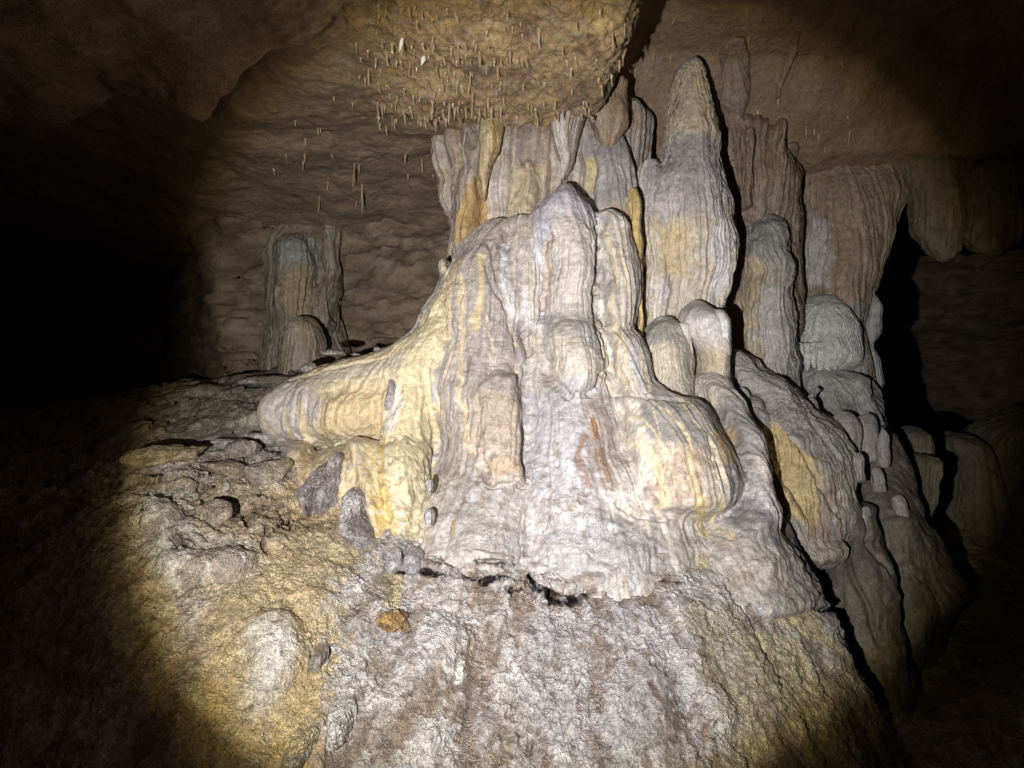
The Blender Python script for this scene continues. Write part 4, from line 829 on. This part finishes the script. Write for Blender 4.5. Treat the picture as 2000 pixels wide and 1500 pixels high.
# slender ribs running from the roof at upper right, their edges throwing long black shadows
RB = [([(72, 1412, 1455), (120, 1404, 1466), (180, 1402, 1462), (230, 1408, 1446), (285, 1405, 1438)], .055, 'grey-brown rib of rock under the roof, right of the tallest stalagmite'),
      ([(60, 1546, 1560), (90, 1536, 1556), (130, 1522, 1540), (185, 1508, 1518)], .04, 'thin slanting rib on the smooth brown roof at upper right'),
      ([(275, 1530, 1556), (330, 1506, 1546), (380, 1490, 1530), (412, 1482, 1506)], .05, 'short grey rib above the broad grey and tan stalagmite')]
for rows, th, lab in RB:
    rows = [(a, l, r_, hit_ceiling((l+r_)/2, a)[1]) for a, l, r_ in rows]
    body('rock_rib', [loft([(a, l, r_, d-th, d+th*.6) for a, l, r_, d in rows])], (int((rows[0][1]+rows[0][2])/2), rows[0][0], rows[0][3]), lab, 'rock rib', .005, 3, mat=M_CEIL, group='rock ribs under the roof', c0=(.27, .19, .13), c1=(.31, .25, .21), c2=(.34, .29, .24), fl=(3, .004), rip=.001, low=.010, warp=.012)

# ================================================================== LEFT SIDE
def ex_l(s):
    s.poly([(545, 470), (610, 460), (615, 520), (545, 520)], (.33, .34, .32), .9, .02, None, .03)
    s.poly([(550, 530), (600, 530), (605, 620), (550, 620)], (.36, .28, .17), .8, .02)
    for p in ([(600, 540), (598, 700)], [(622, 470), (628, 560), (626, 640)], [(640, 480), (648, 620)], [(545, 560), (540, 600)]): s.push(p, 4, -.03)
body('column', [loft([(440, 520, 665, 4.55, 4.8), (480, 522, 664, 4.5, 4.8), (540, 522, 663, 4.48, 4.8), (600, 524, 658, 4.47, 4.8), (650, 522, 668, 4.45, 4.8), (700, 520, 685, 4.4, 4.8), (760, 515, 700, 4.35, 4.8)]),
        loft([(458, 555, 600, 4.42, 4.55), (475, 544, 614, 4.36, 4.55), (530, 544, 618, 4.33, 4.55), (620, 545, 622, 4.3, 4.5), (720, 545, 630, 4.25, 4.5)]),
        loft([(400, 630, 668, 4.5, 4.65), (500, 634, 666, 4.45, 4.6), (600, 630, 660, 4.42, 4.6), (640, 632, 655, 4.42, 4.58)])],
     (590, 725, 4.6), 'fluted grey-brown column far back on the left, beyond the yellow shelf', 'column', .008, 3, extra=ex_l,
     c0=(.27, .22, .165), c1=(.31, .27, .22), c2=(.37, .33, .28), fl=(7, .014), rip=.002, low=.02, wet=.2)
body('stalagmite', [loft([(618, 585, 605, 4.02, 4.12), (630, 566, 618, 3.96, 4.12), (665, 552, 632, 3.92, 4.1), (700, 548, 640, 3.9, 4.1), (760, 545, 645, 3.88, 4.1)])],
     (592, 725, 4.05), 'stubby tan stalagmite standing in front of the fluted column at far left', 'stalagmite', .0065, 3,
     c0=(.36, .28, .18), c1=(.33, .28, .23), c2=(.38, .33, .26), fl=(3, .008), rip=.002, low=.02, wet=.2)

# ------------------------------------------------------------------ loose rocks and small knobs
import bmesh
def hull(c, size, seed, n=16, tilt=0.0, flat=1.0):
    r = np.random.RandomState(seed); P = r.normal(size=(n, 3)); P /= np.linalg.norm(P, axis=1)[:, None]; P *= (.8+.2*r.rand(n))[:, None]
    P = np.sign(P)*np.abs(P)**.8; P = P*np.array(size)
    ca, sa = math.cos(tilt), math.sin(tilt); P = np.column_stack([P[:, 0]*ca-P[:, 2]*sa, P[:, 1], P[:, 0]*sa+P[:, 2]*ca])+c
    b = bmesh.new(); vs = [b.verts.new(p) for p in P]; bmesh.ops.convex_hull(b, input=vs)
    for v in [v for v in b.verts if not v.link_faces]: b.verts.remove(v)
    bmesh.ops.triangulate(b, faces=b.faces); b.verts.index_update()
    V = np.array([v.co[:] for v in b.verts]); T = np.array([[v.index for v in f.verts] for f in b.faces]); b.free()
    return V, np.zeros((0, 4), int), T
def rock(px, py, rx, ry, lab, seed, c0=(.34, .30, .26), c1=(.40, .37, .34), d=None, rd=None, tilt=0, name='rock', cat='rock', mat=None, wet=.6, group=None, extra=None, rough=.006, voxel=.0042):
    P = hit_ground(px, py+ry*.5) if d is None else W(px, py, d); d = P[1]; c = W(px, py, d); k = d/F
    body(name, [hull(c, (rx*k*1.1, (rd or rx)*k, ry*k*1.1), seed, 18, tilt)], (px, py+ry, d), lab, cat, voxel, 2, mat=mat or M_BASE, group=group, extra=extra, c0=c0, c1=c1, c2=(.5, .47, .43), fl=(2, .002), rip=.001, rough=rough, low=.012, wet=wet)
G1 = 'loose slabs on the left terrace'
rock(328, 888, 78, 20, 'long flat ochre slab lying at the dark edge of the lamp light', 1, (.42, .32, .16), (.44, .36, .22), tilt=.08, group=G1, wet=.3)
rock(498, 817, 38, 20, 'small pale angular rock at the left tip of the yellow shelf', 2, (.42, .36, .27), (.46, .42, .36), group=G1, tilt=.1)
rock(530, 920, 52, 30, 'brown-yellow angular block below the yellow shelf, left of its lower step', 3, (.36, .28, .16), (.38, .33, .28), group=G1, tilt=.2)
rock(440, 918, 50, 18, 'brown flat slab between the ochre slab and the brown-yellow block', 4, (.33, .24, .14), (.30, .25, .21), group=G1, tilt=-.1)
rock(360, 955, 30, 22, 'small pale wedge of rock on the left terrace above the grey patch', 5, (.48, .41, .28), (.44, .39, .34), group=G1)
rock(505, 855, 42, 20, 'grey rough block wedged under the left end of the yellow shelf', 6, (.38, .35, .34), (.44, .42, .41), group=G1)
rock(400, 768, 60, 14, 'long low tan slab at the back of the left terrace', 7, (.30, .25, .18), (.30, .26, .21), group=G1, tilt=.05)
rock(520, 745, 60, 11, 'long low grey-brown slab at the foot of the far left column', 8, (.30, .26, .21), (.34, .30, .26), group=G1, tilt=.12)
rock(420, 1000, 42, 26, 'brown cracked block at the middle of the left terrace', 9, (.25, .18, .13), (.36, .31, .24), group=G1)
rock(470, 880, 46, 22, 'knobbly brown rock between the ochre slab and the yellow shelf', 10, (.30, .25, .21), (.36, .33, .30), group=G1, tilt=.2)
G2 = 'small stones on top of the yellow shelf'
for px, py, rx, ry, d, lab in ((735, 686, 11, 11, 3.0, 'upright pale stone on top of the yellow shelf, left of two'), (776, 678, 12, 8, 3.0, 'low grey stone on top of the yellow shelf, right of two'),
                            (650, 690, 24, 10, 3.25, 'flat grey stone behind the left part of the yellow shelf top'), (600, 718, 16, 10, 3.25, 'small grey stone at the left rear corner of the yellow shelf'), (700, 693, 14, 7, 3.15, 'low pale stone between the flat grey one and the upright one')):
    rock(px, py, rx, ry, lab, px, (.34, .31, .27), (.42, .38, .33), d=d, group=G2, rough=.003, wet=.4, voxel=.003)
WT = dict(c0=(.22, .18, .175), c1=(.40, .38, .42), wet=1.1)
def nod(name, rows, base, lab, **kw):
    body(name, [loft(rows)], base, lab, kw.pop('cat', 'rock'), .0034, kw.pop('sm', 3), mat=kw.pop('mat', M_BASE), **{**dict(c0=(.15, .12, .11), c1=(.36, .335, .34), c2=(.50, .48, .48), fl=(3, .005), rip=.002, low=.03, rough=.008, wet=1.0, warp=.03), **kw})
nod('rock', [(888, 655, 668, 2.47, 2.55), (915, 632, 672, 2.44, 2.55), (945, 612, 672, 2.42, 2.54), (980, 592, 664, 2.40, 2.53), (1005, 600, 655, 2.40, 2.5)], (635, 1000, 2.5), 'wet dark lavender-brown rock, wedge-shaped, set in the lower yellow step')
nod('rock', [(960, 683, 702, 2.40, 2.46), (985, 676, 722, 2.36, 2.46), (1020, 670, 722, 2.33, 2.44), (1050, 672, 742, 2.30, 2.42), (1078, 690, 746, 2.29, 2.40), (1092, 710, 740, 2.3, 2.38)], (710, 1085, 2.4), 'wet dark glistening rock shaped like a boot, beside the lowest yellow tongue')
nod('stalagmite', [(1070, 770, 788, 2.28, 2.33), (1082, 757, 795, 2.25, 2.33), (1105, 754, 790, 2.22, 2.31), (1125, 756, 775, 2.21, 2.3)], (773, 1120, 2.28), 'smooth grey wet nub at the lower tip of the yellow tongue, left of two', cat='stalagmite', c0=(.34, .32, .32), c1=(.44, .42, .44), rough=.002, warp=.010)
nod('stalagmite', [(1083, 800, 818, 2.27, 2.32), (1095, 792, 826, 2.24, 2.32), (1118, 794, 824, 2.22, 2.3)], (808, 1116, 2.28), 'smooth grey wet nub above the left end of the crevice, right of two', cat='stalagmite', c0=(.30, .28, .28), c1=(.40, .38, .40), rough=.002, warp=.010)
nod('stalagmite', [(742, 764, 778, 2.70, 2.76), (756, 757, 782, 2.67, 2.76), (775, 758, 778, 2.67, 2.75), (800, 754, 772, 2.67, 2.74)], (768, 800, 2.75), 'small grey knob stuck on the yellow flowstone beside the upper step', cat='stalagmite', c0=(.30, .27, .26), c1=(.42, .39, .40), rough=.002, warp=.010, wet=.5)
nod('stalagmite', [(506, 862, 872, 2.98, 3.03), (514, 859, 875, 2.96, 3.03), (530, 861, 876, 2.96, 3.02)], (867, 530, 3.0), 'tiny cream knob on the left skyline of the mound', cat='stalagmite', c0=(.55, .47, .30), c1=(.56, .50, .36), rough=.001, warp=.010, wet=.3, mat=M_FLOW)
for px, py, r_, lab in ((838, 946, 11, 'small grey round drip knob on the edge of the yellow patch, upper of two'), (838, 1008, 12, 'small grey round drip knob on the edge of the yellow patch, lower of two')):
    dd = float(np.interp(py, [940, 1010], [2.42, 2.33])); 
    nod('drip_knob', [(py-r_, px-r_*.35, px+r_*.35, dd-.002, dd+.02), (py-r_*.5, px-r_*.7, px+r_*.7, dd-.012, dd+.02), (py+r_*.5, px-r_*.75, px+r_*.75, dd-.014, dd+.02), (py+r_*2, px-r_*.5, px+r_*.5, dd-.005, dd+.03)], (px, py+r_, dd), lab, cat='knob', group='drip knobs on the mound',
        c0=(.40, .375, .37), c1=(.52, .49, .50), rough=.0015, warp=.008, low=.002, rip=0.0005, sm=2)
for px, py, rx, ry, lab, c in ((668, 1425, 20, 26, 'white-tipped wet stub at the bottom of the picture', ((.30, .26, .23), (.62, .60, .58))), (600, 1460, 24, 24, 'smooth ochre stub at the bottom, left of the white-tipped one', ((.42, .32, .16), (.46, .38, .22))),
                               (588, 1495, 26, 16, 'grey stub cut by the bottom edge of the picture', ((.25, .24, .22), (.32, .31, .29))), (626, 1292, 13, 15, 'small brown stub on the border of the ochre and grey stone', ((.24, .18, .14), (.36, .32, .29)))):
    P = hit_ground(px, py+ry); dd = P[1]
    nod('stalagmite', [(py-ry, px-rx*.5, px+rx*.5, dd-.02, dd+.03), (py-ry*.5, px-rx*.9, px+rx*.9, dd-.05, dd+.03), (py+ry*.3, px-rx, px+rx, dd-.055, dd+.03), (py+ry*1.8, px-rx, px+rx, dd-.05, dd+.06)], (px, py+ry, dd), lab, cat='stalagmite', group='stubs on the near slope', c0=c[0], c1=c[1], rough=.003, low=.005)
def ex_mud(s):
    r = fbm(s.V*30, 3, .6, True); s.disp(-.014*np.clip(r, 0, 1)); s.mix(sst(r, .3, .7)*.7, (.12, .07, .03))
Pm = hit_ground(765, 1225)
body('clay_lump', [hull(W(766, 1212, Pm[1]), (.058, .05, .045), 21, 26)], (765, 1240, Pm[1]), 'crumbly orange-brown lump of clay stuck below the crevice', 'clay lump', .003, 2, mat=M_MUD, extra=ex_mud,
     c0=(.36, .22, .08), c1=(.40, .27, .13), c2=(.42, .30, .14), fl=(2, .002), rough=.006, low=.01, wet=.2)

# ------------------------------------------------------------------ small stalactites under the roof
def straw_mesh(seed, name='stalactite'):
    r = np.random.RandomState(seed); m, n = 16, 12; t = np.linspace(0, 1, m)[:, None]; ph = np.linspace(0, 2*math.pi, n, endpoint=False)[None]
    rad = (1-t)**.55*.5*(1+.25*np.sin(t*9+seed))+.10*(1-t); rad = rad*(1+.12*r.normal(size=(m, n))); rad[-1] = .05; rad[0] *= 1.15
    bx, by = r.normal(size=2)*.25
    V = np.stack([rad*np.cos(ph)+bx*t**2, rad*np.sin(ph)+by*t**2, .45-1.45*t+0*ph], -1).reshape(-1, 3)
    V = np.vstack([V, [V[-n:].mean(0)+[0, 0, -.03]]]); j = np.arange(n)
    Fq = grid_faces(m, n, True); Fq = np.vstack([Fq, np.stack([np.full(n, m*n), (m-1)*n+j, (m-1)*n+(j+1) % n, np.full(n, m*n)], -1)[:0]])
    tt = np.concatenate([np.repeat(t[:, 0], n), [1]]); base = np.array([(.30, .205, .105), (.32, .235, .145), (.36, .27, .17)][seed % 3])
    c = base*(1-.0*tt[:, None])+(np.array((.50, .42, .32))-base)*(tt[:, None]**3)*.6
    return new_mesh(name, V, Fq, M_TIP, c, np.full(len(V), .9))
SM = [straw_mesh(k) for k in range(6)]
wh = straw_mesh(9); a_ = wh.attributes['stain']; cc = np.tile([.85, .82, .75, 1], (len(wh.vertices), 1)).astype(np.float32); a_.data.foreach_set('color', cc.ravel())
def hang(px, py, wpx, hpx, lab, grp, mesh=None, tilt=0):
    P = hit_ceiling(px, py); k = P[1]/F
    o = bpy.data.objects.new('stalactite', mesh or rr.choice(SM)); COL.objects.link(o)
    o.location = (P[0], P[1], P[2]); o.scale = (wpx*k*1.2, wpx*k*1.2, hpx*k*rr.choice([.6, .8, 1.0, 1.2, 1.7])); o.rotation_euler = (rr.uniform(-.08, .08), tilt+rr.uniform(-.1, .1), rr.uniform(0, 6.28))
    o['label'] = lab; o['category'] = 'stalactite'; o['group'] = grp
    return o
def zp(x, y): return 650+x*.35, y*.35
pts = [(255, 20), (300, 20), (425, 60), (470, 130), (245, 180), (285, 75), (580, 80), (635, 60), (680, 60), (620, 130), (390, 240), (275, 250), (330, 260), (300, 300), (380, 350), (355, 340), (430, 370), (470, 370), (580, 370), (620, 310), (690, 320),
       (700, 300), (640, 440), (610, 460), (690, 460), (770, 400), (860, 180), (900, 340), (920, 370), (940, 330), (970, 330), (1030, 330), (1080, 330), (860, 370), (990, 300), (1280, 270), (1305, 350), (1355, 330), (1470, 330), (1330, 390), (1485, 440),
       (1555, 440), (1690, 400), (1620, 310), (1600, 360), (130, 250), (195, 290), (155, 330), (150, 420), (180, 440), (400, 500), (450, 530), (360, 540), (290, 590), (430, 610), (485, 620), (345, 650), (255, 680), (370, 640), (560, 610), (590, 640),
       (650, 580), (680, 660), (650, 660), (740, 640), (760, 490), (780, 520), (720, 490), (865, 560), (850, 640), (885, 660), (820, 660), (530, 640), (1150, 460), (1240, 560), (1400, 580), (1515, 660), (1570, 630), (1630, 620), (1790, 300), (1905, 100),
       (1500, 500), (1570, 560), (1360, 130), (1490, 60), (1560, 200), (1630, 150), (1100, 250), (1150, 180), (800, 250), (820, 320), (740, 230), (560, 220), (500, 250), (440, 250), (240, 330), (200, 390), (520, 470), (570, 500)]
for x, y in pts:
    px, py = zp(x, y)
    if py > 215 and px < 860: continue
    hang(px, min(py, 212), rr.uniform(3.5, 6.5), rr.uniform(11, 21), 'tiny buff stalactite hanging from the yellow-brown roof bulge', 'tiny stalactites on the roof bulge')
for k in range(75):
    px = rr.gauss(880, 130); py = rr.uniform(10, 205)
    if 715 < px < 1250: hang(px, py, rr.uniform(2.5, 5.5), rr.uniform(7, 16), 'tiny buff stalactite hanging from the yellow-brown roof bulge', 'tiny stalactites on the roof bulge')
for k in range(62):
    px = rr.uniform(735, 1245); py = rr.uniform(196, 236)
    hang(px, py, rr.uniform(3, 6), rr.uniform(9, 19), 'tiny buff stalactite hanging from the yellow-brown roof bulge', 'tiny stalactites on the roof bulge')
hang(785, 78, 7, 14, 'bright white tiny stalactite on the roof bulge, upper left of two', 'white stalactites', wh); hang(828, 112, 9, 15, 'bright white tiny stalactite on the roof bulge, lower right of two', 'white stalactites', wh)
for px, py, h in ((572, 235, 18), (628, 250, 20), (625, 252, 12), (592, 300, 20), (600, 315, 18), (560, 300, 12), (645, 355, 34), (620, 385, 22), (690, 320, 24), (700, 322, 22), (712, 360, 40), (680, 200, 12), (655, 190, 10), (745, 230, 18), (772, 228, 22), (790, 300, 18),
                  (735, 238, 22), (760, 245, 16), (830, 310, 16), (800, 340, 12), (850, 340, 14), (590, 270, 14), (540, 330, 12), (700, 395, 16), (640, 300, 12), (440, 150, 18), (455, 160, 14), (430, 165, 12)):
    hang(px+rr.uniform(-8, 8), py, rr.uniform(3, 6), h*rr.uniform(.6, 1.3), 'thin brown stalactite on the shadowy roof left of the bulge', 'thin stalactites left of the bulge')
for px, py, h in ((1463, 70, 20), (1700, 120, 12), (1645, 125, 12), (1655, 225, 14), (1600, 260, 22), (1575, 250, 18), (1520, 200, 14), (1310, 110, 12), (1480, 215, 18), (1590, 255, 16), (1660, 260, 14), (1735, 150, 10), (1610, 290, 14)):
    hang(px, py, rr.uniform(4, 6), h, 'small brown stalactite on the smooth roof right of the tallest stalagmite', 'small stalactites at upper right')
